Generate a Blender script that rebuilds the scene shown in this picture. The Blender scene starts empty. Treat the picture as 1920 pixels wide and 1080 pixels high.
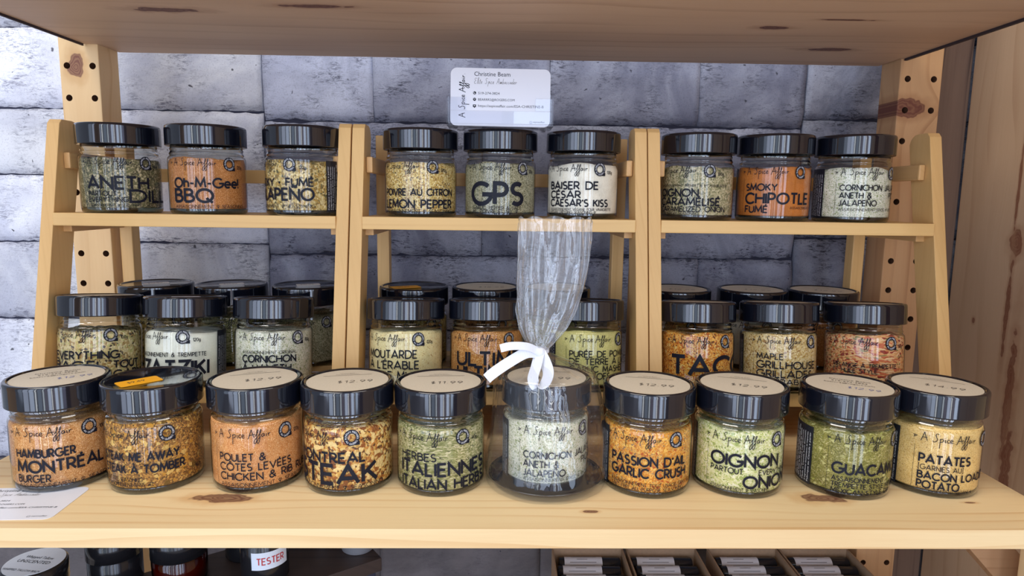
import bpy, bmesh, math, random
from math import sin, cos, pi, radians as rad
from mathutils import Vector, Matrix, noise as mnoise
random.seed(7)
sc = bpy.context.scene
COL = sc.collection

# ---------------------------------------------------------------- camera, world, lights, exposure
RIGHT = Vector((0.99969609, -0.0208173, 0.01320512))
UP = Vector((-0.01024122, 0.13655087, 0.99058012))
FWD = Vector((0.02242438, 0.99041431, -0.13629618))
cam_d = bpy.data.cameras.new('camera'); cam = bpy.data.objects.new('camera', cam_d); COL.objects.link(cam)
cam.matrix_world = Matrix((RIGHT, UP, -FWD)).transposed().to_4x4()
cam_d.sensor_fit = 'HORIZONTAL'; cam_d.sensor_width = 36.0
cam_d.lens = 36.0 * 1226.0 / 1920.0
cam_d.clip_start = 0.02; cam_d.clip_end = 50
sc.camera = cam

W = bpy.data.worlds.new('world'); sc.world = W; W.use_nodes = True
W.node_tree.nodes['Background'].inputs[0].default_value = (0.62, 0.70, 0.86, 1)
W.node_tree.nodes['Background'].inputs[1].default_value = 0.50

def area(name, loc, target, sx, sy, power, color):
    l = bpy.data.lights.new(name, 'AREA'); l.shape = 'RECTANGLE'; l.size = sx; l.size_y = sy
    l.energy = power; l.color = color
    o = bpy.data.objects.new(name, l); COL.objects.link(o); o.location = loc
    d = Vector(target) - Vector(loc)
    o.rotation_euler = d.to_track_quat('-Z', 'Y').to_euler()
    return o
WIN = 2.2
# ceiling panels of the shop, in front of and above the rack
area('ceiling_light', (-0.9, -0.35, 1.75), (-0.2, 0.55, -0.1), 1.3, 0.6, 19, (1.0, 0.93, 0.84))
area('ceiling_light', (0.9, -0.35, 1.75), (0.2, 0.55, -0.1), 1.1, 0.6, 10, (1.0, 0.93, 0.84))
# the glazed shop front behind the camera: tall panes of different width, day outside
for wx, ww, rad_, wc in ((-2.70, .60, .50, (.62, .76, 1)), (-1.85, .55, 1.3, (.66, .76, 1)), (-1.22, .40, 1.7, (.64, .76, 1)), (-.86, .10, 2.6, (.9, .95, 1)),
                       (-.55, .30, .55, (.60, .76, 1)), (-.27, .10, 1.9, (.8, .9, 1)), (-.08, .18, .35, (.7, .6, .8)), (.18, .24, 2.0, (.65, .76, 1)), (.37, .05, 3.6, (.95, .97, 1)),
                       (.52, .14, .4, (.75, .6, .7)), (.76, .26, 2.4, (.64, .76, 1)), (.98, .06, 1.0, (.9, .8, .8)), (1.22, .24, 1.9, (.62, .76, 1)),
                       (1.62, .34, .5, (.6, .6, .9)), (2.15, .40, 1.5, (.65, .76, 1))):
    area('shop_window_light', (wx, -1.55, 0.10), (wx * .6, 0.6, 0.10), ww, 2.1, rad_ * WIN * pi * ww * 2.1, wc)

sc.view_settings.view_transform = 'Standard'; sc.view_settings.look = 'None'
sc.view_settings.gamma = 1.0; sc.view_settings.use_curve_mapping = False
sc.view_settings.exposure = 0.15
sc.cycles.transparent_max_bounces = 24; sc.cycles.max_bounces = 8

# ---------------------------------------------------------------- helpers
def link(o, parent=None):
    COL.objects.link(o)
    if parent is not None: o.parent = parent
    return o
def mesh_obj(name, me, parent=None, loc=None):
    o = bpy.data.objects.new(name, me); link(o, parent)
    if loc is not None: o.location = loc
    return o
def mk(name, verts, faces, mat, parent=None, smooth=False, loc=None):
    me = bpy.data.meshes.new(name); me.from_pydata([tuple(v) for v in verts], [], faces); me.update()
    if mat: me.materials.append(mat)
    if smooth:
        me.polygons.foreach_set('use_smooth', [True] * len(me.polygons))
    return mesh_obj(name, me, parent, loc)
def thing(name, label, cat, loc=(0, 0, 0), rz=0, group=None):
    o = bpy.data.objects.new(name, None); COL.objects.link(o)
    o.location = loc; o.rotation_euler = (0, 0, rz); o.empty_display_size = 0.02
    o['label'] = label; o['category'] = cat
    if group: o['group'] = group
    return o
def tag(o, label, cat, group=None):
    o['label'] = label; o['category'] = cat
    if group: o['group'] = group
    return o
def box_bm(bm, x0, x1, y0, y1, z0, z1, M=None):
    vs = [bm.verts.new((x, y, z)) for x in (x0, x1) for y in (y0, y1) for z in (z0, z1)]
    if M is not None:
        for v in vs: v.co = M @ v.co
    for f in ((0, 1, 3, 2), (4, 6, 7, 5), (0, 4, 5, 1), (2, 3, 7, 6), (0, 2, 6, 4), (1, 5, 7, 3)):
        bm.faces.new([vs[i] for i in f])
def bm_obj(name, bm, mat, parent=None, bevel=0, smooth=False, loc=None, segs=2):
    if bevel: bmesh.ops.bevel(bm, geom=bm.edges[:], offset=bevel, segments=segs, affect='EDGES', profile=.6)
    bmesh.ops.recalc_face_normals(bm, faces=bm.faces[:])
    me = bpy.data.meshes.new(name); bm.to_mesh(me); bm.free()
    if mat: me.materials.append(mat)
    if smooth: me.polygons.foreach_set('use_smooth', [True] * len(me.polygons))
    return mesh_obj(name, me, parent, loc)
def box(name, x0, x1, y0, y1, z0, z1, mat, parent=None, bevel=.001, off=(0, 0, 0)):
    bm = bmesh.new(); box_bm(bm, x0 - off[0], x1 - off[0], y0 - off[1], y1 - off[1], z0 - off[2], z1 - off[2])
    return bm_obj(name, bm, mat, parent, bevel)
def lathe(profile, n=64, close=False):
    verts, faces = [], []
    rings = []
    for r, z in profile:
        if r < 1e-6:
            rings.append([len(verts)]); verts.append((0, 0, z))
        else:
            rings.append(list(range(len(verts), len(verts) + n)))
            verts += [(r * cos(2 * pi * k / n), r * sin(2 * pi * k / n), z) for k in range(n)]
    for a, b in zip(rings, rings[1:]):
        for k in range(n):
            k2 = (k + 1) % n
            if len(a) == 1 and len(b) == 1: continue
            if len(a) == 1: faces.append((a[0], b[k2], b[k]))
            elif len(b) == 1: faces.append((a[k], a[k2], b[0]))
            else: faces.append((a[k], a[k2], b[k2], b[k]))
    return verts, faces
def lathe_mesh(name, profile, mat, n=64, smooth_angle=True):
    v, f = lathe(profile, n)
    me = bpy.data.meshes.new(name); me.from_pydata(v, [], f); me.update()
    me.materials.append(mat)
    me.polygons.foreach_set('use_smooth', [True] * len(me.polygons))
    if smooth_angle:
        try: me.set_sharp_from_angle(angle=rad(38))
        except Exception: pass
    return me

# ---------------------------------------------------------------- materials
class NT:
    def __init__(s, name):
        s.m = bpy.data.materials.new(name); s.m.use_nodes = True; s.t = s.m.node_tree
        s.b = s.t.nodes['Principled BSDF']; s.out = s.t.nodes['Material Output']
    def n(s, typ, **kw):
        nd = s.t.nodes.new(typ)
        for k, v in kw.items(): setattr(nd, k, v)
        return nd
    def l(s, a, b): s.t.links.new(a, b)
    def val(s, x, sock):
        if isinstance(x, (int, float)): sock.default_value = x
        else: s.l(x, sock)
    def math(s, op, a, b=None, c=None, clamp=False):
        nd = s.n('ShaderNodeMath', operation=op); nd.use_clamp = clamp
        s.val(a, nd.inputs[0])
        if b is not None: s.val(b, nd.inputs[1])
        if c is not None: s.val(c, nd.inputs[2])
        return nd.outputs[0]
    def mix(s, f, a, b):
        nd = s.n('ShaderNodeMix', data_type='RGBA')
        s.val(f, nd.inputs[0])
        for x, i in ((a, 6), (b, 7)):
            if isinstance(x, tuple): nd.inputs[i].default_value = (*x[:3], 1)
            else: s.l(x, nd.inputs[i])
        return nd.outputs[2]
    def noise(s, vec, scale, detail=2, rough=.5, dist=0):
        nd = s.n('ShaderNodeTexNoise'); nd.inputs['Scale'].default_value = scale
        nd.inputs['Detail'].default_value = detail; nd.inputs['Roughness'].default_value = rough
        nd.inputs['Distortion'].default_value = dist
        if vec is not None: s.l(vec, nd.inputs['Vector'])
        return nd.outputs['Fac']
    def xyz(s, a, b, c):
        nd = s.n('ShaderNodeCombineXYZ')
        for i, x in enumerate((a, b, c)): s.val(x, nd.inputs[i])
        return nd.outputs[0]
    def ramp(s, f, stops, interp='LINEAR'):
        nd = s.n('ShaderNodeValToRGB'); cr = nd.color_ramp; cr.interpolation = interp
        while len(cr.elements) > 1: cr.elements.remove(cr.elements[-1])
        cr.elements[0].position = stops[0][0]; cr.elements[0].color = (*stops[0][1][:3], 1)
        for p, c in stops[1:]:
            e = cr.elements.new(p); e.color = (*c[:3], 1)
        s.l(f, nd.inputs[0]); return nd.outputs[0]
    def smooth(s, x, lo, hi):
        nd = s.n('ShaderNodeMapRange', interpolation_type='SMOOTHSTEP')
        s.val(x, nd.inputs[0]); nd.inputs[1].default_value = lo; nd.inputs[2].default_value = hi
        return nd.outputs[0]
    def bump(s, h, strength, dist):
        nd = s.n('ShaderNodeBump'); nd.inputs['Strength'].default_value = strength
        nd.inputs['Distance'].default_value = dist; s.l(h, nd.inputs['Height'])
        s.l(nd.outputs[0], s.b.inputs['Normal'])
def lin(r, g, b):
    f = lambda c: c / 12.92 if c <= .04045 else ((c + .055) / 1.055) ** 2.4
    return (f(r / 255), f(g / 255), f(b / 255))
def plain(name, col, rough=.5, metal=0, spec=None, coat=0):
    N = NT(name); N.b.inputs['Base Color'].default_value = (*col, 1)
    N.b.inputs['Roughness'].default_value = rough; N.b.inputs['Metallic'].default_value = metal
    if spec is not None: N.b.inputs['Specular IOR Level'].default_value = spec
    if coat: N.b.inputs['Coat Weight'].default_value = coat
    return N.m

def wood(name, along, across, light, dark, knot_col, knots=(), band=42., bandamt=.45, fine=.25, rough=.55, off=0., patches=()):
    """procedural board: grain runs along one axis, knots at (along, across, r_along, r_across)"""
    N = NT(name); g = N.n('ShaderNodeNewGeometry'); sp = N.n('ShaderNodeSeparateXYZ'); N.l(g.outputs['Position'], sp.inputs[0])
    ax = dict(x=0, y=1, z=2); third = [k for k in 'xyz' if k not in (along, across)][0]
    A = sp.outputs[ax[along]]; B0 = sp.outputs[ax[across]]; T = sp.outputs[ax[third]]
    B = N.math('ADD', B0, N.math('MULTIPLY', T, .8))
    ds = []
    B2 = B
    wob = N.noise(N.xyz(N.math('MULTIPLY', A, 1), N.math('MULTIPLY', B0, 1), off), 70, 2)
    for ka, kb, ra, rb in knots:
        da = N.math('DIVIDE', N.math('SUBTRACT', A, ka), ra); db = N.math('DIVIDE', N.math('SUBTRACT', B0, kb), rb)
        d2 = N.math('ADD', N.math('MULTIPLY', da, da), N.math('MULTIPLY', db, db))
        e = N.math('POWER', 2.718, N.math('MULTIPLY', d2, -.16))
        B2 = N.math('SUBTRACT', B2, N.math('MULTIPLY', N.math('MULTIPLY', db, rb * .75), e))
        ds.append(N.math('ADD', N.math('SQRT', d2), N.math('MULTIPLY', N.math('SUBTRACT', wob, .5), 1.5)))
    warp = N.noise(N.xyz(N.math('MULTIPLY', A, 2.2), N.math('MULTIPLY', B2, 7), off), 1, 2)
    ph = N.math('ADD', N.math('MULTIPLY', B2, band), N.math('MULTIPLY', warp, 3.4))
    tri = N.math('FRACT', ph)
    line = N.smooth(tri, .62, .97)
    line = N.math('MULTIPLY', line, N.smooth(tri, 1.0, .965))
    amp = N.noise(N.xyz(N.math('MULTIPLY', A, 3), N.math('MULTIPLY', B2, 30), off + 4), 1, 1)
    line = N.math('MULTIPLY', N.math('MULTIPLY', line, N.smooth(amp, .3, .7)), bandamt)
    fn = N.noise(N.xyz(N.math('MULTIPLY', A, 14), N.math('MULTIPLY', B2, 420), N.math('MULTIPLY', T, 60)), 1, 3, .65)
    broad = N.noise(N.xyz(N.math('MULTIPLY', A, 2.5), N.math('MULTIPLY', B2, 16), off + 9), 1, 2)
    fac = N.math('ADD', line, N.math('MULTIPLY', N.math('SUBTRACT', fn, .5), fine))
    fac = N.math('ADD', fac, N.math('MULTIPLY', N.smooth(broad, .42, .72), .28), clamp=True)
    col = N.mix(fac, light, dark)
    for pa, pb, ra, rb in patches:
        da = N.math('DIVIDE', N.math('SUBTRACT', A, pa), ra); db = N.math('DIVIDE', N.math('SUBTRACT', B0, pb), rb)
        d = N.math('SQRT', N.math('ADD', N.math('MULTIPLY', da, da), N.math('MULTIPLY', db, db)))
        col = N.mix(N.math('MULTIPLY', N.smooth(d, 1.04, .96), .55), col, dark)
    for d in ds:
        rings = N.math('MULTIPLY', N.math('SINE', N.math('MULTIPLY', d, 22)), .12)
        col = N.mix(N.math('MULTIPLY', N.smooth(d, 2.1, 1.0), .5), col, dark)
        col = N.mix(N.math('ADD', N.math('MULTIPLY', N.smooth(d, 1.06, .86), .86), rings, clamp=True) if False else N.math('MULTIPLY', N.smooth(d, 1.06, .86), N.math('ADD', .85, rings)), col, knot_col)
    N.l(col, N.b.inputs['Base Color']); N.b.inputs['Roughness'].default_value = rough
    N.b.inputs['Specular IOR Level'].default_value = .35
    N.bump(fn, .12, .001)
    return N.m

PINE = lin(232, 200, 150); PINE_D = lin(198, 148, 92); KNOT = lin(104, 62, 50)
m_board_low = wood('pine_lower_board', 'x', 'y', lin(238, 209, 158), lin(208, 158, 98), lin(112, 70, 52),
                   knots=((-.204, .466, .020, .007), (.249, .468, .017, .007), (.07, .446, .005, .002), (.36, .462, .005, .0015)), band=75, bandamt=.55, off=2.1)
m_board_front = wood('pine_front_edge', 'x', 'z', lin(240, 210, 158), lin(222, 172, 108), lin(112, 70, 52), band=26, bandamt=.2, off=5.,
                     patches=((.075, -.2275, .055, .012), (.27, -.2255, .13, .0075)))
m_board_up = wood('pine_upper_board', 'x', 'y', lin(214, 180, 148), lin(168, 126, 98), lin(98, 56, 48),
                  knots=((-.276, .571, .026, .0065), (-.150, .553, .026, .0045), (.2358, .5905, .013, .0052), (.325, .668, .023, .006), (.29, .562, .020, .0022)), band=40, bandamt=.35, off=1.3)
m_post_left = wood('pine_post_left', 'z', 'x', lin(236, 200, 148), lin(205, 156, 98), lin(122, 74, 60),
                   knots=((.128, -.4345, .0125, .0085),), band=62, bandamt=.4, off=3.3)
m_post_right = wood('pine_post_right', 'z', 'x', lin(206, 162, 116), lin(164, 116, 76), lin(110, 62, 50),
                    knots=((.100, .430, .009, .022),), band=62, bandamt=.5, off=7.7)
m_post_front = wood('pine_front_post', 'z', 'x', PINE, PINE_D, KNOT, off=4.4)
m_brace = wood('pine_brace', 'x', 'z', lin(176, 136, 98), lin(140, 98, 64), KNOT, band=120, bandamt=.8, off=4.9)
m_riser = wood('bamboo', 'z', 'x', lin(226, 182, 118), lin(200, 150, 86), KNOT, band=130, bandamt=.25, fine=.35, off=6., rough=.45)
m_riser_h = wood('bamboo_cross', 'x', 'z', lin(232, 190, 124), lin(206, 156, 92), KNOT, band=110, bandamt=.3, fine=.3, off=8., rough=.45)
m_riser_d = wood('bamboo_depth', 'y', 'z', lin(212, 166, 108), lin(184, 136, 80), KNOT, band=110, bandamt=.3, fine=.3, off=8.8, rough=.45)
m_panel = wood('cedar_panel', 'z', 'y', lin(206, 172, 136), lin(172, 130, 96), lin(132, 82, 58),
               knots=((-.041, .6955, .013, .009), (-.115, .697, .05, .0032), (-.21, .681, .07, .0055), (-.31, .674, .07, .007), (-.135, .745, .0035, .0022), (.02, .70, .05, .002)), band=40, bandamt=.35, fine=.3, off=1.9)
m_panel_dark = wood('dark_brown_plank', 'z', 'x', lin(120, 96, 80), lin(76, 58, 50), lin(60, 40, 34), band=70, bandamt=.9, fine=.5, off=9.9)  # darker brown than the side planks, with stronger grain
m_dark_wood = wood('dark_stained_wood', 'x', 'y', lin(58, 46, 42), lin(34, 27, 26), lin(20, 16, 15), band=70, bandamt=.8, fine=.5, off=1.1)

m_black = plain('black_lid_plastic', (.005, .006, .011), .08, spec=.8, coat=.2)
m_black_matte = plain('black_lid_inset', (.010, .011, .014), .22)
m_hole = plain('drilled_hole', lin(96, 62, 40), .8)
m_ink = plain('navy_ink', (.006, .007, .015), .5, spec=.25)
m_white_ink = plain('white_ink', (.70, .70, .72), .5)
m_panel_lbl = plain('black_back_label', (.012, .014, .022), .35)
m_kraft = None
def kraft():
    N = NT('kraft_sticker'); tc = N.n('ShaderNodeTexCoord')
    f = N.noise(tc.outputs['Object'], 900, 2)
    N.l(N.mix(f, lin(208, 194, 170), lin(226, 214, 192)), N.b.inputs['Base Color']); N.b.inputs['Roughness'].default_value = .6
    return N.m
m_kraft = kraft()
m_pen = plain('ballpoint_ink', lin(70, 64, 66), .5); m_pen_blue = plain('blue_pen_ink', lin(96, 110, 180), .5)
m_grey_print = plain('grey_print', lin(88, 78, 72), .6)
m_orange = plain('orange_price_sticker', lin(250, 176, 20), .5)
m_white_st = plain('white_price_sticker', lin(222, 216, 210), .5)
m_card = plain('white_card', (.80, .80, .84), .35)
m_ribbon = None

def glass(name, tint, strength=1.0, ior=1.5, rough=.02, haze=0, bumpscale=None):
    N = NT(name); N.t.nodes.remove(N.b)
    tr = N.n('ShaderNodeBsdfTransparent'); tr.inputs[0].default_value = (*tint, 1)
    gl = N.n('ShaderNodeBsdfGlossy'); gl.inputs['Roughness'].default_value = rough
    fr = N.n('ShaderNodeFresnel'); ge = N.n('ShaderNodeNewGeometry')
    N.l(N.math('ADD', N.math('MULTIPLY', ge.outputs['Backfacing'], 1 / ior - ior), ior), fr.inputs[0])
    fac = N.math('MULTIPLY', fr.outputs[0], strength, clamp=True)
    if bumpscale:
        tc = N.n('ShaderNodeTexCoord'); h = N.noise(tc.outputs['Object'], bumpscale, 2)
        bp = N.n('ShaderNodeBump'); bp.inputs['Strength'].default_value = .5; bp.inputs['Distance'].default_value = .002
        N.l(h, bp.inputs['Height']); N.l(bp.outputs[0], gl.inputs['Normal']); N.l(bp.outputs[0], fr.inputs['Normal'])
    mx = N.n('ShaderNodeMixShader'); N.l(fac, mx.inputs[0]); N.l(tr.outputs[0], mx.inputs[1]); N.l(gl.outputs[0], mx.inputs[2])
    last = mx.outputs[0]
    if haze:
        df = N.n('ShaderNodeBsdfDiffuse'); df.inputs[0].default_value = (.9, .92, .95, 1)
        m2 = N.n('ShaderNodeMixShader'); m2.inputs[0].default_value = haze
        N.l(last, m2.inputs[1]); N.l(df.outputs[0], m2.inputs[2]); last = m2.outputs[0]
    N.l(last, N.out.inputs['Surface']); return N.m
m_glass = glass('clear_jar_glass', (.982, .988, .984), 1.5)
m_glass_neck = glass('jar_neck_glass', (.86, .88, .87), 3.2)
m_glass_base = glass('thick_glass_base', (.30, .36, .33), 2.0)
m_acrylic = glass('clear_acrylic', (.95, .96, .98), .9)
m_film = glass('cellophane', (.985, .99, .992), 1.5, rough=.035, haze=.015, bumpscale=70)
m_film_top = glass('gathered_cellophane', (.98, .985, .99), 2.6, rough=.06, haze=.085, bumpscale=140)

def ribbon_mat():
    N = NT('white_grosgrain'); tc = N.n('ShaderNodeTexCoord')
    w = N.n('ShaderNodeTexWave'); w.inputs['Scale'].default_value = 420; N.l(tc.outputs['Object'], w.inputs[0])
    N.b.inputs['Base Color'].default_value = (.74, .75, .80, 1); N.b.inputs['Roughness'].default_value = .5
    N.bump(w.outputs['Fac'], .3, .0004); return N.m
m_ribbon = ribbon_mat()

def spice(name, stops, size=1.4, stretch=None, size2=None, stops2=None, mix2=.35, bump=.6, seed=0., soft=0.):
    """granular blend: voronoi flakes of mixed colours with relief; sizes in mm"""
    N = NT(name); tc = N.n('ShaderNodeTexCoord'); v = tc.outputs['Object']
    mp = N.n('ShaderNodeMapping'); N.l(v, mp.inputs[0]); mp.inputs[1].default_value = (seed, seed * .7, seed * 1.3)
    v = mp.outputs[0]
    wn = N.n('ShaderNodeTexNoise'); wn.inputs['Scale'].default_value = 180; wn.inputs['Detail'].default_value = 2; N.l(v, wn.inputs['Vector'])
    va = N.n('ShaderNodeVectorMath', operation='MULTIPLY_ADD'); N.l(wn.outputs['Color'], va.inputs[0])
    k = .0035 if stretch else .0012
    va.inputs[1].default_value = (k, k, k); N.l(v, va.inputs[2]); v = va.outputs[0]
    if stretch:
        m2 = N.n('ShaderNodeMapping'); N.l(v, m2.inputs[0]); m2.inputs[3].default_value = stretch
        m2.inputs[2].default_value = (.5, .6, .4); v = m2.outputs[0]
    def vor(sz, sd):
        q = N.n('ShaderNodeTexVoronoi'); q.inputs['Scale'].default_value = 1000. / sz; N.l(v, q.inputs['Vector'])
        q.inputs['Randomness'].default_value = 1
        s3 = N.n('ShaderNodeSeparateColor'); N.l(q.outputs['Color'], s3.inputs[0])
        return q.outputs['Distance'], s3.outputs[0], s3.outputs[1]
    d, r, r2 = vor(size, 0)
    col = N.ramp(r, stops, 'LINEAR' if soft else 'CONSTANT')
    h = N.math('SUBTRACT', r2, d)
    if size2:
        d2, q, q2 = vor(size2, 1)
        c2 = N.ramp(q, stops2 or stops, 'CONSTANT')
        col = N.mix(N.math('MULTIPLY', N.smooth(q2, 1 - mix2 - .02, 1 - mix2 + .02), 1), col, c2)
        h = N.math('ADD', h, N.math('MULTIPLY', q, .7))
    big = N.noise(v, 60, 3)
    col = N.mix(N.math('MULTIPLY', N.smooth(big, .35, .75), .22), col, (.03, .02, .012))
    hs = N.n('ShaderNodeHueSaturation'); hs.inputs['Saturation'].default_value = 1.02; hs.inputs['Hue'].default_value = .482 if any(k in name for k in ('green', 'herb', 'dill', 'avocado', 'pickle', 'onion')) else .503; hs.inputs['Value'].default_value = 1.10; N.l(col, hs.inputs['Color'])
    N.l(hs.outputs[0], N.b.inputs['Base Color']); N.b.inputs['Roughness'].default_value = .85; N.b.inputs['Specular IOR Level'].default_value = .15
    N.bump(h, bump, size / 1000. * .8)
    return N.m
L = lin
SP = {}
SP['hamburger'] = spice('hamburger_blend', [(0, L(196, 138, 86)), (.4, L(214, 158, 104)), (.75, L(178, 112, 62)), (.93, L(236, 196, 148))], .55, size2=1.1, mix2=.12, bump=.4)
SP['steakaway'] = spice('coarse_brown_blend', [(0, L(150, 104, 56)), (.3, L(182, 130, 68)), (.55, L(120, 82, 48)), (.75, L(206, 156, 84)), (.9, L(92, 70, 46))], 1.1, size2=2.4, mix2=.16,
                        stops2=[(0, L(218, 178, 104)), (.5, L(196, 140, 60)), (.85, L(120, 90, 44))], seed=.3)
SP['chicken'] = spice('chicken_rub_blend', [(0, L(204, 138, 84)), (.35, L(218, 156, 102)), (.7, L(190, 118, 66)), (.94, L(232, 190, 140))], .45, bump=.3, seed=.5)
SP['msteak'] = spice('steak_spice_blend', [(0, L(214, 162, 88)), (.28, L(232, 192, 122)), (.5, L(160, 96, 52)), (.68, L(104, 66, 42)), (.85, L(196, 128, 66))], 1.9, size2=3.2, mix2=.25,
                     stops2=[(0, L(236, 200, 134)), (.6, L(150, 88, 48))], seed=.8)
SP['herbs'] = spice('italian_herb_blend', [(0, L(150, 152, 96)), (.3, L(182, 178, 124)), (.55, L(122, 126, 74)), (.75, L(206, 198, 150)), (.92, L(96, 98, 58))], 1.1, stretch=(.32, 1.1, 1.4), seed=1.1)
SP['pickle'] = spice('pale_pickle_blend', [(0, L(218, 216, 188)), (.45, L(232, 230, 206)), (.74, L(186, 190, 150)), (.92, L(132, 146, 104))], .7, size2=1.5, mix2=.06, seed=1.4, bump=.4,
                     stops2=[(0, L(150, 160, 112)), (.6, L(238, 234, 214))])
SP['garlic'] = spice('orange_garlic_blend', [(0, L(222, 150, 66)), (.4, L(236, 176, 92)), (.65, L(206, 122, 48)), (.85, L(196, 150, 92)), (.94, L(132, 110, 92))], .9, size2=1.8, mix2=.15,
                     stops2=[(0, L(240, 186, 96)), (.7, L(190, 92, 44))], seed=1.7)
SP['onion'] = spice('pale_green_onion_blend', [(0, L(214, 216, 152)), (.4, L(230, 230, 178)), (.7, L(186, 196, 122)), (.9, L(140, 158, 88))], 1.0, size2=2.0, mix2=.12, seed=2.0,
                    stops2=[(0, L(238, 236, 196)), (.6, L(160, 176, 104))])
SP['guac'] = spice('green_avocado_blend', [(0, L(138, 138, 66)), (.35, L(158, 156, 84)), (.65, L(116, 116, 54)), (.9, L(190, 184, 122))], .8, size2=2.2, mix2=.05, stretch=(.8, 1, 1.2), seed=2.3,
                   stops2=[(0, L(206, 206, 132)), (.6, L(174, 180, 96))])
SP['bacon'] = spice('tan_potato_blend', [(0, L(222, 184, 116)), (.45, L(232, 198, 134)), (.8, L(208, 162, 92)), (.95, L(160, 116, 70))], .45, bump=.3, seed=2.6)
SP['dill'] = spice('dark_dill_blend', [(0, L(112, 112, 76)), (.3, L(146, 142, 100)), (.55, L(84, 86, 60)), (.75, L(182, 172, 128)), (.9, L(66, 66, 48))], 1.0, size2=2, mix2=.18, seed=2.9,
                   stops2=[(0, L(196, 186, 140)), (.45, L(110, 112, 74))])
SP['bbq'] = spice('rust_bbq_blend', [(0, L(184, 118, 66)), (.4, L(200, 134, 80)), (.75, L(166, 98, 50)), (.93, L(222, 166, 116))], .5, bump=.3, seed=3.2)
SP['smoky'] = spice('gold_flake_blend', [(0, L(206, 176, 110)), (.3, L(226, 200, 142)), (.55, L(150, 122, 72)), (.75, L(186, 146, 76)), (.9, L(104, 94, 60))], 1.7, size2=2.6, mix2=.2, seed=3.5)
SP['lemon'] = spice('lemon_pepper_blend', [(0, L(206, 170, 98)), (.35, L(228, 200, 132)), (.6, L(176, 136, 72)), (.8, L(240, 218, 162)), (.93, L(112, 88, 56))], 1.1, seed=3.8)
SP['gps'] = spice('grey_green_blend', [(0, L(160, 158, 122)), (.35, L(186, 182, 146)), (.65, L(128, 128, 92)), (.88, L(96, 98, 70))], .75, size2=1.4, mix2=.1, seed=4.1)
SP['caesar'] = spice('cream_powder', [(0, L(236, 226, 204)), (.5, L(242, 234, 214)), (.96, L(206, 192, 160))], .35, bump=.15, seed=4.4)
SP['caramel'] = spice('caramelized_onion_blend', [(0, L(186, 178, 132)), (.35, L(210, 202, 158)), (.6, L(150, 148, 104)), (.85, L(120, 122, 84))], 1.2, size2=2.2, mix2=.15, seed=4.7)
SP['chipotle'] = spice('orange_chipotle_powder', [(0, L(192, 112, 54)), (.5, L(202, 122, 62)), (.85, L(178, 98, 46))], .4, bump=.2, seed=5.0)
SP['bagel'] = spice('pale_flake_blend', [(0, L(222, 198, 140)), (.3, L(238, 218, 166)), (.55, L(188, 154, 98)), (.72, L(206, 196, 128)), (.88, L(96, 82, 66))], 2.0, size2=3.2, mix2=.25, seed=5.3)
SP['tzatziki'] = spice('white_powder', [(0, L(238, 236, 214)), (.6, L(244, 242, 224)), (.97, L(220, 216, 188))], .35, bump=.12, seed=5.6)
SP['mustard'] = spice('pale_yellow_powder', [(0, L(236, 216, 158)), (.6, L(242, 226, 172)), (.9, L(222, 196, 132)), (.97, L(170, 110, 64))], .6, bump=.2, seed=5.9)
SP['ultimate'] = spice('orange_brown_blend', [(0, L(204, 138, 76)), (.4, L(220, 160, 96)), (.7, L(180, 108, 54)), (.9, L(236, 192, 130))], .7, size2=1.4, mix2=.12, seed=6.2)
SP['mashed'] = spice('yellow_green_powder', [(0, L(214, 212, 128)), (.5, L(226, 222, 144)), (.85, L(194, 194, 108))], .45, bump=.2, seed=6.5)
SP['taco'] = spice('red_gold_blend', [(0, L(214, 140, 60)), (.35, L(232, 172, 88)), (.6, L(186, 98, 44)), (.82, L(226, 190, 116)), (.94, L(120, 62, 40))], 1.1, size2=2.2, mix2=.15, seed=6.8)
SP['maple'] = spice('cream_gold_blend', [(0, L(226, 196, 134)), (.35, L(240, 216, 164)), (.65, L(204, 166, 100)), (.9, L(170, 126, 76))], 1.2, size2=2.4, mix2=.18, seed=7.1)
SP['bruschetta'] = spice('red_green_flake_blend', [(0, L(232, 186, 116)), (.32, L(206, 130, 78)), (.5, L(240, 206, 146)), (.74, L(156, 82, 56)), (.83, L(158, 146, 84)), (.9, L(228, 170, 98))], 1.7, stretch=(.28, .9, 1.3), seed=7.4)

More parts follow.
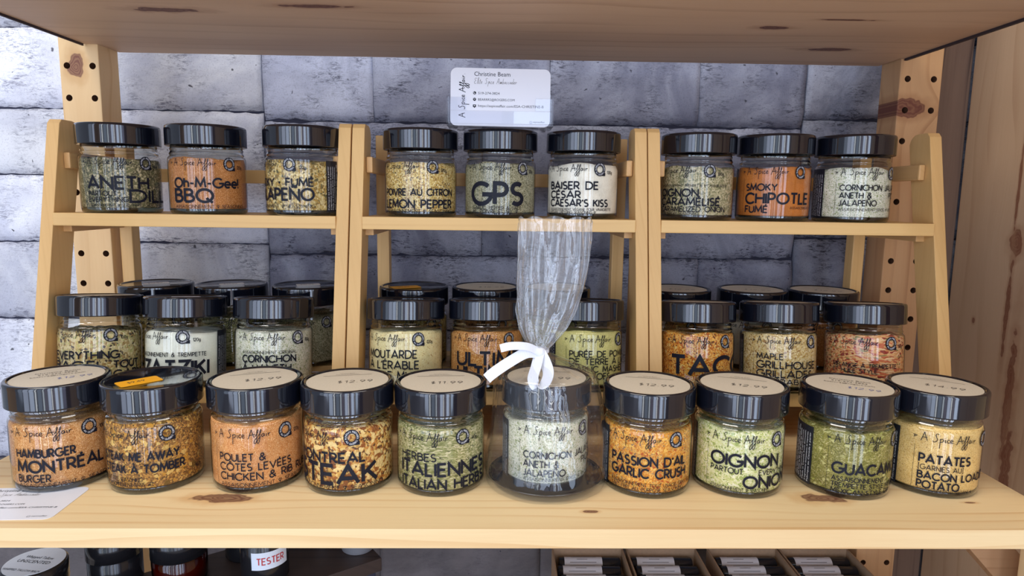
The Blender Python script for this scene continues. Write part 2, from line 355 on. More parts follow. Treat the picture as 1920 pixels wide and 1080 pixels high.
# ---------------------------------------------------------------- stroke lettering
def arc(cx, cy, rx, ry, a0, a1, n=14):
    return [(cx + rx * cos(rad(a0 + (a1 - a0) * k / n)), cy + ry * sin(rad(a0 + (a1 - a0) * k / n))) for k in range(n + 1)]
G = {
 'A': (.86, [[(0, 0), (.43, 1), (.86, 0)], [(.14, .3), (.72, .3)]]),
 'B': (.60, [[(0, .02), (0, .98), (.28, .98)] + arc(.28, .76, .24, .22, 90, -90, 8) + [(0, .54)], [(.28, .54)] + arc(.30, .28, .30, .26, 90, -90, 9) + [(0, .02)]]),
 'C': (.86, [arc(.5, .5, .5, .5, 42, 318, 20)]),
 'D': (.78, [[(0, 0), (0, 1), (.26, 1)] + arc(.28, .5, .5, .5, 90, -90, 14) + [(0, 0)]]),
 'E': (.52, [[(.52, 1), (0, 1), (0, 0), (.52, 0)], [(0, .52), (.46, .52)]]),
 'F': (.50, [[(.50, 1), (0, 1), (0, 0)], [(0, .52), (.44, .52)]]),
 'G': (.96, [arc(.5, .5, .5, .5, 45, 338, 20) + [(.97, .46), (.56, .46)]]),
 'H': (.70, [[(0, 0), (0, 1)], [(.70, 0), (.70, 1)], [(0, .52), (.70, .52)]]),
 'I': (.0, [[(0, 0), (0, 1)]]),
 'J': (.36, [[(.36, 1), (.36, .22)] + arc(.16, .22, .20, .22, 0, -130, 8)]),
 'K': (.62, [[(0, 0), (0, 1)], [(.58, 1), (.04, .46)], [(.2, .6), (.62, 0)]]),
 'L': (.46, [[(0, 1), (0, 0), (.46, 0)]]),
 'M': (.94, [[(0, 0), (.10, 1), (.47, .2), (.84, 1), (.94, 0)]]),
 'N': (.74, [[(0, 0), (0, 1), (.74, 0), (.74, 1)]]),
 'O': (1.0, [arc(.5, .5, .5, .5, 90, 450, 24)]),
 'P': (.54, [[(0, 0), (0, 1), (.26, 1)] + arc(.26, .72, .28, .28, 90, -90, 9) + [(0, .44)]]),
 'Q': (1.0, [arc(.5, .5, .5, .5, 90, 450, 24), [(.6, .3), (.98, -.05)]]),
 'R': (.58, [[(0, 0), (0, 1), (.26, 1)] + arc(.26, .72, .28, .28, 90, -90, 9) + [(0, .44)], [(.24, .44), (.58, 0)]]),
 'S': (.56, [arc(.29, .745, .24, .245, 40, 265, 12) + arc(.28, .255, .27, .25, 80, -140, 12)]),
 'T': (.62, [[(0, 1), (.62, 1)], [(.31, 1), (.31, 0)]]),
 'U': (.68, [[(0, 1), (0, .34)] + arc(.34, .34, .34, .34, 180, 360, 12) + [(.68, 1)]]),
 'V': (.80, [[(0, 1), (.40, 0), (.80, 1)]]),
 'W': (1.16, [[(0, 1), (.30, 0), (.58, .9), (.86, 0), (1.16, 1)]]),
 'X': (.66, [[(0, 0), (.66, 1)], [(0, 1), (.66, 0)]]),
 'Y': (.72, [[(0, 1), (.36, .48), (.72, 1)], [(.36, .48), (.36, 0)]]),
 'Z': (.62, [[(0, 1), (.62, 1), (0, 0), (.62, 0)]]),
 '0': (.60, [arc(.30, .5, .30, .5, 90, 450, 18)]),
 '1': (.24, [[(0, .8), (.24, 1), (.24, 0)]]),
 '2': (.54, [arc(.27, .73, .27, .27, 160, -30, 9) + [(0, 0), (.56, 0)]]),
 '3': (.52, [arc(.25, .75, .23, .25, 150, -90, 9) + arc(.25, .26, .27, .26, 90, -150, 9)]),
 '4': (.60, [[(.46, 0), (.46, 1), (0, .28), (.62, .28)]]),
 '9': (.54, [arc(.27, .7, .27, .3, 0, 360, 14), [(.54, .7), (.2, 0)]]),
 '&': (.74, [[(.74, 0), (.16, .68)] + arc(.34, .8, .19, .2, 200, -40, 9) + arc(.28, .27, .28, .28, 110, 300, 10) + [(.7, .48)]]),
 'g': (.52, [arc(.26, .34, .26, .3, 0, 360, 14), [(.52, .64), (.52, -.08)] + arc(.27, -.08, .25, .22, 0, -150, 8)]),
 'e': (.58, [[(.02, .34), (.57, .34)] + arc(.29, .34, .29, .33, 0, 315, 14)]),
 'h': (.46, [[(0, 0), (0, 1)], [(0, .4)] + arc(.23, .42, .23, .24, 180, 0, 9) + [(.46, 0)]]),
 "'": (.04, [[(.04, 1), (0, .74)]]), '-': (.34, [[(0, .42), (.34, .42)]]), '.': (.02, [[(-.04, .05), (.06, .05)]]), ',': (.04, [[(.05, .08), (0, -.14)]]),
 '!': (.02, [[(0, 1), (0, .3)], [(-.05, .05), (.07, .05)]]), '[': (.16, [[(.16, 1.1), (0, 1.1), (0, -.12), (.16, -.12)]]), ']': (.16, [[(0, 1.1), (.16, 1.1), (.16, -.12), (0, -.12)]]),
 '•': (.16, [arc(.08, .45, .05, .05, 0, 360, 8)]), '$': (.5, [arc(.27, .72, .2, .2, 40, 265, 8) + arc(.26, .3, .23, .22, 80, -140, 8), [(.27, 1.1), (.27, -.1)]]),
 '♥': (.72, [[(.36, 0), (.02, .6)] + arc(.19, .72, .17, .2, 180, 0, 6) + arc(.53, .72, .17, .2, 180, 0, 6) + [(.36, 0)], [(.36, .1), (.36, .55)]]),
}
for k, b, s in (('É', 'E', [[(.2, 1.14), (.36, 1.3)]]), ('È', 'E', [[(.16, 1.3), (.32, 1.14)]]), ('À', 'A', [[(.34, 1.34), (.5, 1.16)]]), ('Ñ', 'N', [[(.14, 1.14), (.28, 1.22), (.46, 1.15), (.6, 1.22)]]),
                ('Ô', 'O', [[(.34, 1.14), (.5, 1.28), (.66, 1.14)]]), ('Ç', 'C', [[(.5, 0), (.55, -.14), (.42, -.18)]])):
    G[k] = (G[b][0], G[b][1] + s)

def catmull(p, n=5):
    out = []
    P = [p[0]] + list(p) + [p[-1]]
    for i in range(1, len(P) - 2):
        a, b, c, d = P[i - 1:i + 3]
        for k in range(n):
            t = k / n
            out.append(tuple(.5 * (2 * b[j] + (c[j] - a[j]) * t + (2 * a[j] - 5 * b[j] + 4 * c[j] - d[j]) * t * t + (3 * b[j] - a[j] - 3 * c[j] + d[j]) * t ** 3) for j in (0, 1)))
    out.append(tuple(p[-1])); return out
F1 = [(31.0, 1.2), (32.6, 3.6), (33.5, 5.6), (33.2, 6.5), (32.6, 5), (32.4, 1), (31.9, -3), (30.9, -4.7), (30.1, -3.6), (30.9, -1.4), (32.9, .9)]
SCRIPT = [[(0, -.6), (1.1, 3), (2.3, 7)], [(2.3, 7), (3.4, 3.4), (4.5, .1)], [(.7, 2.4), (2.4, 2.7), (4.4, 2.7)],
          [(12.4, 6.4), (11.3, 7.1), (10.2, 6), (10.7, 4.3), (11.5, 2.5), (10.7, .6), (9.2, .1), (8.3, 1)],
          [(13.5, 3.3), (13.5, -.5), (13.3, -4.8)], [(13.5, 2.2), (14.6, 3.3), (15.8, 2.5), (15.2, .9), (13.7, .5)],
          [(17.2, 3), (17.1, 1.2), (17.8, .5)], [(17.4, 4.4), (17.5, 4.6)],
          [(20.1, 2.7), (19.2, 3.1), (18.4, 1.9), (19, .6), (20.4, .9)], [(21, 1.6), (22.5, 2.1), (22.2, 3.2), (21.2, 2.8), (20.9, 1.4), (21.8, .4), (23, .9)],
          [(25.6, -.6), (27, 3), (28.3, 7)], [(28.3, 7), (29.2, 3.6), (30.2, .4)], [(26.4, 2.3), (28.6, 2.7), (31.2, 3.0)],
          F1, [(x + 2.3, y) for x, y in F1],
          [(38, 2.6), (36.9, 3.0), (36, 1.6), (36.7, .5), (37.8, 1.6), (38.0, 2.6), (38.2, .6)], [(39.6, 2.9), (39.6, 1.2), (40.1, .5)], [(39.9, 4.2), (40, 4.4)],
          [(41.1, 2.9), (41.2, .5)], [(41.2, 1.6), (41.9, 2.7), (42.9, 2.5)], [(44.0, .5), (44.3, .5)]]
SCRIPT = [catmull(s) if len(s) > 2 else s for s in SCRIPT]

class Ink:
    """collects strokes in flat (u, v) metres and bends them onto a surface when built"""
    def __init__(s): s.v = []; s.f = []
    def stroke(s, pts, hw, maxseg=.0025):
        P = [Vector(pts[0])]
        for q in pts[1:]:
            q = Vector(q); d = (q - P[-1]).length
            if d < 1e-6: continue
            n = max(1, int(math.ceil(d / maxseg))); a = P[-1].copy()
            for k in range(1, n + 1): P.append(a.lerp(q, k / n))
        if len(P) < 2: return
        closed = (P[0] - P[-1]).length < 1e-5
        b = len(s.v); n = len(P)
        for i in range(n):
            d0 = (P[i] - P[i - 1]).normalized() if i else None
            d1 = (P[i + 1] - P[i]).normalized() if i < n - 1 else None
            if closed and i == 0: d0 = (P[-1] - P[-2]).normalized()
            if closed and i == n - 1: d1 = (P[1] - P[0]).normalized()
            if d0 is None: d0 = d1
            if d1 is None: d1 = d0
            t = (d0 + d1)
            if t.length < 1e-4: t = d0
            t.normalize(); nn = Vector((-t.y, t.x)); c = max(.38, t.dot(d1))
            off = nn * (hw / c)
            s.v += [P[i] + off, P[i] - off]
        for i in range(n - 1): s.f.append((b + 2 * i, b + 2 * i + 1, b + 2 * i + 3, b + 2 * i + 2))
    def quad(s, u0, v0, u1, v1, seg=.003):
        n = max(1, int(abs(u1 - u0) / seg)); b = len(s.v)
        for i in range(n + 1):
            u = u0 + (u1 - u0) * i / n; s.v += [Vector((u, v0)), Vector((u, v1))]
        for i in range(n): s.f.append((b + 2 * i, b + 2 * i + 2, b + 2 * i + 3, b + 2 * i + 1))
    def width(s, txt, sp):
        w = 0
        for i, ch in enumerate(txt):
            w += (.42 if ch == ' ' else G[ch][0]) + (0 if i == len(txt) - 1 else sp)
        return w
    def text(s, txt, u, v, h, wt=.13, W=None, rot=0, sp=.2):
        w0 = s.width(txt, sp) * h; sx = (W / w0) if W else 1.
        x = 0
        for ch in txt:
            if ch == ' ': x += (.42 + sp) * h; continue
            adv, strokes = G[ch]
            for st in strokes:
                pp = [((x + px * h) * sx, py * h) for px, py in st]
                if rot: pp = [(px * cos(rot) - py * sin(rot), px * sin(rot) + py * cos(rot)) for px, py in pp]
                s.stroke([(u + px, v + py) for px, py in pp], wt * h / 2)
            x += (adv + sp) * h
    def build(s, name, mat, parent, fn):
        if not s.f: return None
        return mk(name, [fn(q.x, q.y) for q in s.v], s.f, mat, parent)

# ---------------------------------------------------------------- setting: back wall of whitewashed bricks
def brick_mat(name, c_hi, c_lo, dark, amt):
    N = NT(name); g = N.n('ShaderNodeNewGeometry'); oi = N.n('ShaderNodeObjectInfo')
    add = N.n('ShaderNodeVectorMath', operation='ADD'); N.l(g.outputs['Position'], add.inputs[0])
    N.l(N.xyz(oi.outputs['Random'], 0, 0), add.inputs[1]); v = add.outputs[0]
    big = N.noise(v, 9, 4, .65, .8); fine = N.noise(v, 620, 5, .8)
    mp = N.n('ShaderNodeMapping'); mp.inputs[2].default_value = (0, rad(20), 0); mp.inputs[3].default_value = (.55, 1, 1.9); N.l(v, mp.inputs[0])
    streak = N.noise(mp.outputs[0], 210, 6, .8, .9)
    patch = N.noise(v, 26, 3, .6)
    col = N.mix(N.smooth(big, .34, .66), c_lo, c_hi)
    tc = N.n('ShaderNodeTexCoord'); gs = N.n('ShaderNodeSeparateXYZ'); N.l(tc.outputs['Generated'], gs.inputs[0])
    edge = N.math('MULTIPLY', N.math('ABSOLUTE', N.math('SUBTRACT', gs.outputs[2], .5)), 2)
    edge = N.math('ADD', edge, N.math('MULTIPLY', N.math('SUBTRACT', patch, .5), .9))
    edge_dark = N.smooth(edge, .72, 1.12)  # dark streaks gather towards each brick's upper and lower edges
    cover = N.math('MULTIPLY', N.math('ADD', N.smooth(patch, .40, .72), N.math('MULTIPLY', edge_dark, 1.1), clamp=True), amt)
    col = N.mix(N.math('MULTIPLY', N.smooth(streak, .47, .60), cover), col, dark)
    col = N.mix(N.math('MULTIPLY', N.smooth(fine, .52, .66), amt * .45), col, dark)
    for sc_, th, keep in ((30, .085, .6), (75, .10, .66)):
        sv = N.n('ShaderNodeVectorMath', operation='MULTIPLY_ADD'); wn = N.n('ShaderNodeTexNoise'); wn.inputs['Scale'].default_value = 90; N.l(v, wn.inputs['Vector'])
        N.l(wn.outputs['Color'], sv.inputs[0]); sv.inputs[1].default_value = (.012, .012, .012); N.l(v, sv.inputs[2])
        spots = N.n('ShaderNodeTexVoronoi'); spots.inputs['Scale'].default_value = sc_; N.l(sv.outputs[0], spots.inputs['Vector'])
        sc3 = N.n('ShaderNodeSeparateColor'); N.l(spots.outputs['Color'], sc3.inputs[0])
        pit = N.math('MULTIPLY', N.smooth(spots.outputs['Distance'], th, th * .5), N.math('GREATER_THAN', sc3.outputs[0], keep))
        col = N.mix(N.math('MULTIPLY', pit, .85), col, (.02, .02, .035))
    r2 = N.math('ADD', N.math('MULTIPLY', oi.outputs['Random'], .42), .76)
    hs = N.n('ShaderNodeHueSaturation'); N.l(col, hs.inputs['Color']); N.l(r2, hs.inputs['Value'])
    N.l(hs.outputs[0], N.b.inputs['Base Color']); N.b.inputs['Roughness'].default_value = .75
    N.bump(N.math('ADD', N.math('MULTIPLY', streak, 1.), N.math('MULTIPLY', fine, .6)), .4, .0018)
    return N.m
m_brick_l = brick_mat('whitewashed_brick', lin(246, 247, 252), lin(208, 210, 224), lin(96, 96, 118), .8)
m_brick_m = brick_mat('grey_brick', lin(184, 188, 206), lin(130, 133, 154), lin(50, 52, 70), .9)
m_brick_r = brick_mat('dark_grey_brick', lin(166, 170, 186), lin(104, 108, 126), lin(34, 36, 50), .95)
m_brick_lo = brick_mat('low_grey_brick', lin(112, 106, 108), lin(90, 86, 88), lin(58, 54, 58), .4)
m_mortar = plain('dark_joint', lin(62, 62, 78), .9)
wall = box('wall_back', -.95, .95, .812, .85, -.75, .55, m_mortar, None, 0); wall['kind'] = 'structure'
def brick_mesh(w, h, seed, mat):
    nx, nz = max(4, int(w / .0065)), 8
    vs = []
    for j in range(nz + 1):
        for i in range(nx + 1):
            x = -w / 2 + w * i / nx; zf_ = j / nz
            zf_ = zf_ + .06 * sin(2 * pi * zf_) * -1
            z = -h / 2 + h * zf_
            if j in (0, nz):
                rag = .0024 * mnoise.noise(Vector((x * 90, seed * 3., j))) + .0016 * mnoise.noise(Vector((x * 300, seed, j))) + .0022 * mnoise.noise(Vector((x * 14, seed, 5 + j)))
                z += min(rag, .0004) if j else max(rag, -.0004)
            y = -.0085 + mnoise.noise(Vector((x * 28 + seed, z * 40, seed))) * .0030 + mnoise.noise(Vector((x * 110 + seed, z * 150, seed))) * .0013
            if j in (0, nz): y += .0050
            elif j in (1, nz - 1): y += .0012 + .002 * abs(mnoise.noise(Vector((x * 60, seed, j))))
            if i in (0, nx): y += .0010
            vs.append((x, y, z))
    fs = []
    for j in range(nz):
        for i in range(nx):
            a = j * (nx + 1) + i; fs.append((a, a + 1, a + nx + 2, a + nx + 1))
    b = len(vs); rim = [i for i in range(nx + 1)] + [(j) * (nx + 1) + nx for j in range(1, nz + 1)] + [nz * (nx + 1) + i for i in range(nx - 1, -1, -1)] + [j * (nx + 1) for j in range(nz - 1, 0, -1)]
    for r in rim: vs.append((vs[r][0], 0.001, vs[r][2]))
    for k in range(len(rim)):
        k2 = (k + 1) % len(rim); fs.append((rim[k2], rim[k], b + k, b + k2))
    me = bpy.data.meshes.new('brick'); me.from_pydata(vs, [], fs); me.update(); me.materials.append(mat)
    me.polygons.foreach_set('use_smooth', [True] * len(me.polygons)); return me
def lay(x0, x1, zs, cuts, mat):
    for r in range(len(zs) - 1):
        xs = [x0] + [c for c in cuts[r % len(cuts)] if x0 + .02 < c < x1 - .02] + [x1]
        for a, b in zip(xs, xs[1:]):
            h = zs[r] - zs[r + 1]; jz = .0016; jx = .0005
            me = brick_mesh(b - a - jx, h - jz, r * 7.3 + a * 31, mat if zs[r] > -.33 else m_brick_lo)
            mesh_obj('brick', me, wall, ((a + b) / 2, .812, (zs[r] + zs[r + 1]) / 2))
ZL = [.50, .40, .29, .19, .098, .0205, -.060, -.155, -.245, -.335, -.43, -.53, -.63, -.73]
ZM = [.50, .41, .30, .185, .088, -.072, -.165, -.255, -.335, -.43, -.53, -.63, -.73]
ZR = [.50, .40, .29, .19, .099, -.045, -.145, -.245, -.335, -.43, -.53, -.63, -.73]
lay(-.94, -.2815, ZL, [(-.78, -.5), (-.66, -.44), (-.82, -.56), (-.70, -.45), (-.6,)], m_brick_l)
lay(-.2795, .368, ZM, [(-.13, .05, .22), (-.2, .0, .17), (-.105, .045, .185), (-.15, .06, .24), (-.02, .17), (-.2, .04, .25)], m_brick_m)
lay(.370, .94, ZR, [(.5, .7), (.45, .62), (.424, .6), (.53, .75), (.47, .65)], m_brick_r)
# side wall of upright boards to the right of the rack
sw = box('wall_right', .575, .60, -.35, .80, -.75, .60, m_panel_dark, None, 0); sw['kind'] = 'structure'
box('plank', .560, .575, .5, .789, -.74, .59, m_panel, sw, .001)
box('plank', .560, .575, .19, .497, -.74, .59, m_panel, sw, .001)
box('plank', .560, .575, -.12, .187, -.74, .59, m_panel, sw, .001)
box('plank', .500, .560, .792, .800, -.74, .59, m_panel_dark, sw, .001)
fl = box('floor', -2.6, 2.6, -2.4, .85, -.99, -.97, plain('grey_floor', lin(158, 148, 140), .6), None, 0); fl['kind'] = 'structure'
wall.location.z -= .0
box('baseboard_back', -.95, .95, .80, .812, -.97, -.75, plain('baseboard_paint', lin(120, 116, 118), .6), None, .001)['kind'] = 'structure'

# ---------------------------------------------------------------- the wooden rack
ZS = -.2244; ZLO = -.4770
XL, XR = -.4205, .418
rack = thing('shelf_rack', 'tall pine rack with drilled uprights and thick boards holding the jars and stands', 'shelf rack', (0, .57, -.97))
RO = (0, .57, -.97)
def notched(name, z0, z1, mat, front_mat=None, posts_front=True):
    pts = [(-.4205, .421), (.418, .421)]
    outline = []
    if posts_front: outline = [(-.376, .421), (.3755, .421), (.3755, .421)]
    xl, xr = -.424, .426
    o = [(-.424, .4205), (.426, .4205)]
    # rear corners are cut out around the uprights
    o += [(.426, .704), (.4195, .704), (.4195, .742), (-.4105, .742), (-.4105, .704), (-.424, .704)]
    if posts_front:
        o = [ (.413, .4205), (.413, .742), (-.4105, .742), (-.4105, .704), (-.4175, .704), (-.4175, .4205)]
    bm = bmesh.new(); lo = [bm.verts.new((x, y - RO[1], z0 - RO[2])) for x, y in o]; hi = [bm.verts.new((x, y - RO[1], z1 - RO[2])) for x, y in o]
    bm.faces.new(lo[::-1]); bm.faces.new(hi)
    fr = None
    for i in range(len(o)):
        j = (i + 1) % len(o); f = bm.faces.new((lo[i], lo[j], hi[j], hi[i]))
        if i == 0: fr = f
    ee = [e for e in fr.edges if abs(e.verts[0].co.z - e.verts[1].co.z) < 1e-6]
    for f in bm.faces: f.material_index = 0
    fr.material_index = 1
    bmesh.ops.bevel(bm, geom=ee, offset=.0016, segments=3, affect='EDGES')
    ob = bm_obj(name, bm, mat, rack); ob.data.materials.append(front_mat or mat); return ob
notched('shelf_board', ZS - .0140, ZS, m_board_low, m_board_front)
notched('shelf_board', .1500, .1680, m_board_up, m_board_front, posts_front=False)
notched('shelf_board', ZLO - .014, ZLO, m_board_low, m_board_front)

def post(x0, x1, y0, y1, mat, hx):
    bm = bmesh.new(); box_bm(bm, x0, x1, y0 - RO[1], y1 - RO[1], 0, .60 + .97)
    o = bm_obj('post', bm, mat, rack, .0012)
    if not hx: return o
    bc = bmesh.new()
    zs0 = .1285 if x0 < 0 else .1300
    for k in range(-22, 14):
        z = zs0 + k * .03215
        for x in hx:
            mt = Matrix.Translation((x, y0 - RO[1], z + .97)) @ Matrix.Rotation(pi / 2, 4, 'X')
            bmesh.ops.create_cone(bc, cap_ends=True, segments=20, radius1=.0033, radius2=.0033, depth=.024, matrix=mt)
    me = bpy.data.meshes.new('cut'); bc.to_mesh(me); bc.free(); me.materials.append(m_hole)
    c = bpy.data.objects.new('cut', me); COL.objects.link(c); c.parent = rack
    o.data.materials.append(m_hole)
    md = o.modifiers.new('b', 'BOOLEAN'); md.object = c; md.operation = 'DIFFERENCE'; md.solver = 'EXACT'; md.material_mode = 'TRANSFER'
    dg = bpy.context.evaluated_depsgraph_get(); dg.update()
    nm = bpy.data.meshes.new_from_object(o.evaluated_get(dg)); o.modifiers.clear(); o.data = nm
    bpy.data.objects.remove(c)
    return o
post(-.4510, -.4110, .7045, .7405, m_post_left, (-.4435, -.4175))
post(.4220, .4670, .7045, .7405, m_post_right, (.4305, .4585))
post(.4135, .4535, .4345, .4735, m_post_front, None)
post(-.4580, -.4180, .4345, .4735, m_post_front, None)
# diagonal brace below the board on the right
bm = bmesh.new(); Mb = Matrix.Translation((.406, .50 - RO[1], -.278 + .97)) @ Matrix.Rotation(rad(47), 4, 'Y')
box_bm(bm, -.062, .062, -.008, .008, -.014, .014, Mb); bm_obj('brace', bm, m_brace, rack, .001)
# thin dark strips along the ends of the upper board
for x in (-.4243, .4243):
    box('edge_strip', x - .0008, x + .0022 if x > 0 else x + .0008, .425, .702, .1478, .166, plain('dark_edge_strip', lin(52, 42, 48), .6), rack, 0, RO)

# ---------------------------------------------------------------- three stepped bamboo stands
def yrail(z): return .612 + .215 * (z + .02)
ZM_, ZT_ = -.1782, -.0187
def riser(xa, xb, la, lb, label):
    """xa..xb outer faces of the leaning rails, la/lb outer faces of the rear legs"""
    base = ((xa + xb) / 2, .64, ZS)
    t = thing('tiered_stand', label, 'display stand', base, 0, 'stepped bamboo stands on the lower board')
    def p(x, y, z): return (x - base[0], y - base[1], z - base[2])
    rw = .0115; dp = .030
    for x0 in (xa, xb - rw):
        bm = bmesh.new()
        zb, zt = ZS, .0672
        prof = [(yrail(zb), zb), (yrail(zt - .004), zt - .004), (yrail(zt) + .003, zt)] + [(yrail(zt) + dp - .012 + .012 * sin(a), zt - .012 + .012 * cos(a)) for a in [rad(20 * k) for k in range(0, 5)]] + [(yrail(zb) + dp, zb)]
        A = [bm.verts.new(p(x0, y, z)) for y, z in prof]; B = [bm.verts.new(p(x0 + rw, y, z)) for y, z in prof]
        bm.faces.new(A); bm.faces.new(B[::-1])
        for i in range(len(prof)):
            j = (i + 1) % len(prof); bm.faces.new((A[j], A[i], B[i], B[j]))
        bm_obj('side_rail', bm, m_riser, t, .0007)
    for x0 in (la, lb - .013):
        box('rear_leg', x0, x0 + .013, .712, .728, ZS, .0640, m_riser, t, .0012, base)
    # shelves: a front bar with slats behind it
    for z, yf, yb, nm in ((ZT_, .6095, .711, 4), (ZM_, .5785, .7335, 6)):
        yb_ = yb; box('shelf_bar', xa + rw, xb - rw, yf, yf + .012, z - .0100 if nm == 6 else z - .0118, z + .0030 if nm == 6 else z, m_riser_h, t, .0009, base)
        n = nm; w = (yb_ - yf - .0135) / n
        for k in range(n):
            y0 = yf + .0135 + k * w
            zz_ = z + ((-.0026 if k < 3 else .0040) if nm == 6 else 0)
            box('slat', max(xa + rw, la + .013) if y0 > .69 else xa + rw, min(xb - rw, lb - .013) if y0 > .69 else xb - rw, y0, y0 + w - .0015, zz_ - .0065, zz_ - .0001, m_riser_h, t, .0006, base)
        for x0 in (xa + rw, xb - rw - .008):
            box('shelf_bearer', x0, x0 + .008, yf + .014, .711, z - .018, z - .0078, m_riser_d, t, .0006, base)
    # side guards at the height of the upper jars and a crossbar behind them
    for x0, x1 in ((xa + rw + .0005, xa + rw + .0065), (xb - rw - .0065, xb - rw - .0005)):
        bm = bmesh.new(); box_bm(bm, x0 - base[0], x1 - base[0], .631 - base[1], .716 - base[1], .022 - base[2], .037 - base[2])
        bm_obj('side_guard', bm, m_riser_d, t, .0015)
    box('crossbar', la + .013, lb - .013, .717, .727, .012, .026, m_riser_h, t, .001, base)
    for x0, s in ((xa + rw + .0065, 1), (xb - rw - .0065, -1)):
        for z in (.034, -.012):
            v, f = lathe([(0, 0), (.0028, 0), (.0028, .0015), (.0012, .0022), (0, .0022)], 14)
            o = mk('bolt', v, f, m_black_matte, t, True, p(x0, .707, z)); o.rotation_euler = (0, s * pi / 2, 0)
    return t
riser(-.4190, -.1385, -.4060, -.1500, 'left bamboo step stand, dill and barbecue jars on its upper tier')
riser(-.1372, .1400, -.1310, .1380, 'middle bamboo step stand, business card above its upper tier')
riser(.1410, .4230, .1470, .4045, 'right bamboo step stand next to the board side wall')

# ---------------------------------------------------------------- jars
RB, RLID, HJ = .0345, .0360, .0819
glass_prof = [(.0300, 0), (.0325, .0003), (.0338, .0014), (.0345, .0038), (.0345, .0052), (.0345, .0485), (.0345, .0500), (.0342, .0520), (.0330, .0534)]
neck_prof = [(.0330, .0534), (.0322, .0541), (.0328, .0550), (.0330, .0560), (.0322, .0570), (.0318, .0580), (.0322, .0592), (.0324, .0602), (.0318, .0612), (.0318, .066)]
base_prof = [(0, .0012), (.0290, .0012), (.0300, .0002), (.0322, .0004), (.0336, .0016), (.0341, .0040), (.0338, .0048), (0, .0048)]
me_body = lathe_mesh('glass_body', glass_prof, m_glass, 72)
me_neck = lathe_mesh('glass_neck', neck_prof, m_glass_neck, 72)
me_gbase = lathe_mesh('glass_base', base_prof, m_glass_base, 72)
lid_prof = [(.0318, .0640), (.0352, .0632), (.0357, .0630), (.0360, .0634), (.0360, .0642), (.0360, .0784), (.0360, .0792), (.0358, .0806), (.0352, .0815), (.0343, .0819), (.0332, .0818), (.0326, .0813), (.0322, .0807), (.0316, .0805), (0, .0805)]
me_lid = lathe_mesh('lid', lid_prof, m_black, 96)
me_sticker = lathe_mesh('lid_sticker', [(0, .0809), (.0314, .0809), (.0315, .0807), (.0315, .0805)], m_kraft, 64)
def content_mesh(mat, seed, level):
    n = 56; prof = [(0, .0050), (.0331, .0050), (.0337, .0062), (.0337, level - .004)]
    v, f = lathe(prof, n); b = len(v) - n
    last = b
    for r in (.0325, .026, .018, .009):
        st = len(v)
        for k in range(n):
            a = 2 * pi * k / n; x, y = r * cos(a), r * sin(a)
            v.append((x, y, level + .0035 * mnoise.noise(Vector((x * 45, y * 45, seed))) + .0012 * mnoise.noise(Vector((x * 300, y * 300, seed)))))
        for k in range(n): f.append((last + k, last + (k + 1) % n, st + (k + 1) % n, st + k))
        last = st
    c = len(v); v.append((0, 0, level))
    for k in range(n): f.append((last + k, last + (k + 1) % n, c))
    me = bpy.data.meshes.new('seasoning'); me.from_pydata(v, [], f); me.update(); me.materials.append(mat)
    me.polygons.foreach_set('use_smooth', [True] * len(me.polygons)); return me
MM = .001
def bend(a0):
    """label coordinates (u to the right as read, v up) to the jar surface; a0 = world angle of u=0"""
    def fn(u, v, r=RB + .00018):
        a = a0 + u * .93 / RB
        return (r * cos(a), r * sin(a), v)
    return fn
def print_sticker(lid, kind, face, price='$12.99', blue=False):
    """face = world angle (around z) of the reader's side of the sticker"""
    def fn(dz):
        def g(u, v):
            c, s = cos(face), sin(face)   # v points away from the reader
            return (u * -s * 1 + v * -c, u * c + v * -s, .0809 + dz)
        return g
    ink = Ink(); pen = Ink()
    def hw(txt, u, v, h):
        r = random.Random(hash(txt) % 99 + int(u * 1e5))
        x = u
        for ch in txt:
            adv, st = G[ch]
            for s_ in st: pen.stroke([(x + px * h * 1.1 + .12 * h * py, v + py * h + r.uniform(-.02, .02) * h) for px, py in s_], h * .042)
            x += (adv * 1.1 + .38) * h
    if kind == 'block':
        for k, w in enumerate((.030, .026, .036)): tx = ('Christine Beam', '519-274-3824', 'bearrr2@rogers.com')[k]; small_text(tx, lid, fn(.0002), 0, .0135 - k * .0055, .0040, m_grey_print, centre=True, W=w)
        hw(price, -.001, -.0105, .0050)
    else:
        small_text('Christine Beam', lid, fn(.0002), 0, .0190, .0016, m_grey_print, centre=True, W=.012)
        small_text('Elite Spice Ambassador', lid, fn(.0002), 0, .0165, .0016, m_grey_print, centre=True, W=.018)
        ink.stroke([(-.019, .0140), (.019, .0140)], .00022)
        hw(price, -.008, -.008, .0058)
    ink.build('printed_line', m_grey_print, lid, fn(.0002)); pen.build('handwritten_price', m_pen_blue if blue else m_pen, lid, fn(.00025))
_fc = {}
def text_mesh(txt):
    if txt in _fc: return _fc[txt]
    cu = bpy.data.curves.new('t', 'FONT'); cu.body = txt; cu.size = 1; cu.resolution_u = 2
    o = bpy.data.objects.new('t', cu); COL.objects.link(o)
    dg = bpy.context.evaluated_depsgraph_get(); dg.update(); me = bpy.data.meshes.new_from_object(o.evaluated_get(dg))
    vs = [tuple(v.co) for v in me.vertices]; fs = [tuple(p.vertices) for p in me.polygons]
    bpy.data.objects.remove(o); bpy.data.curves.remove(cu); bpy.data.meshes.remove(me)
    x1 = max(v[0] for v in vs); x0 = min(v[0] for v in vs)
    _fc[txt] = (vs, fs, x0, x1); return _fc[txt]
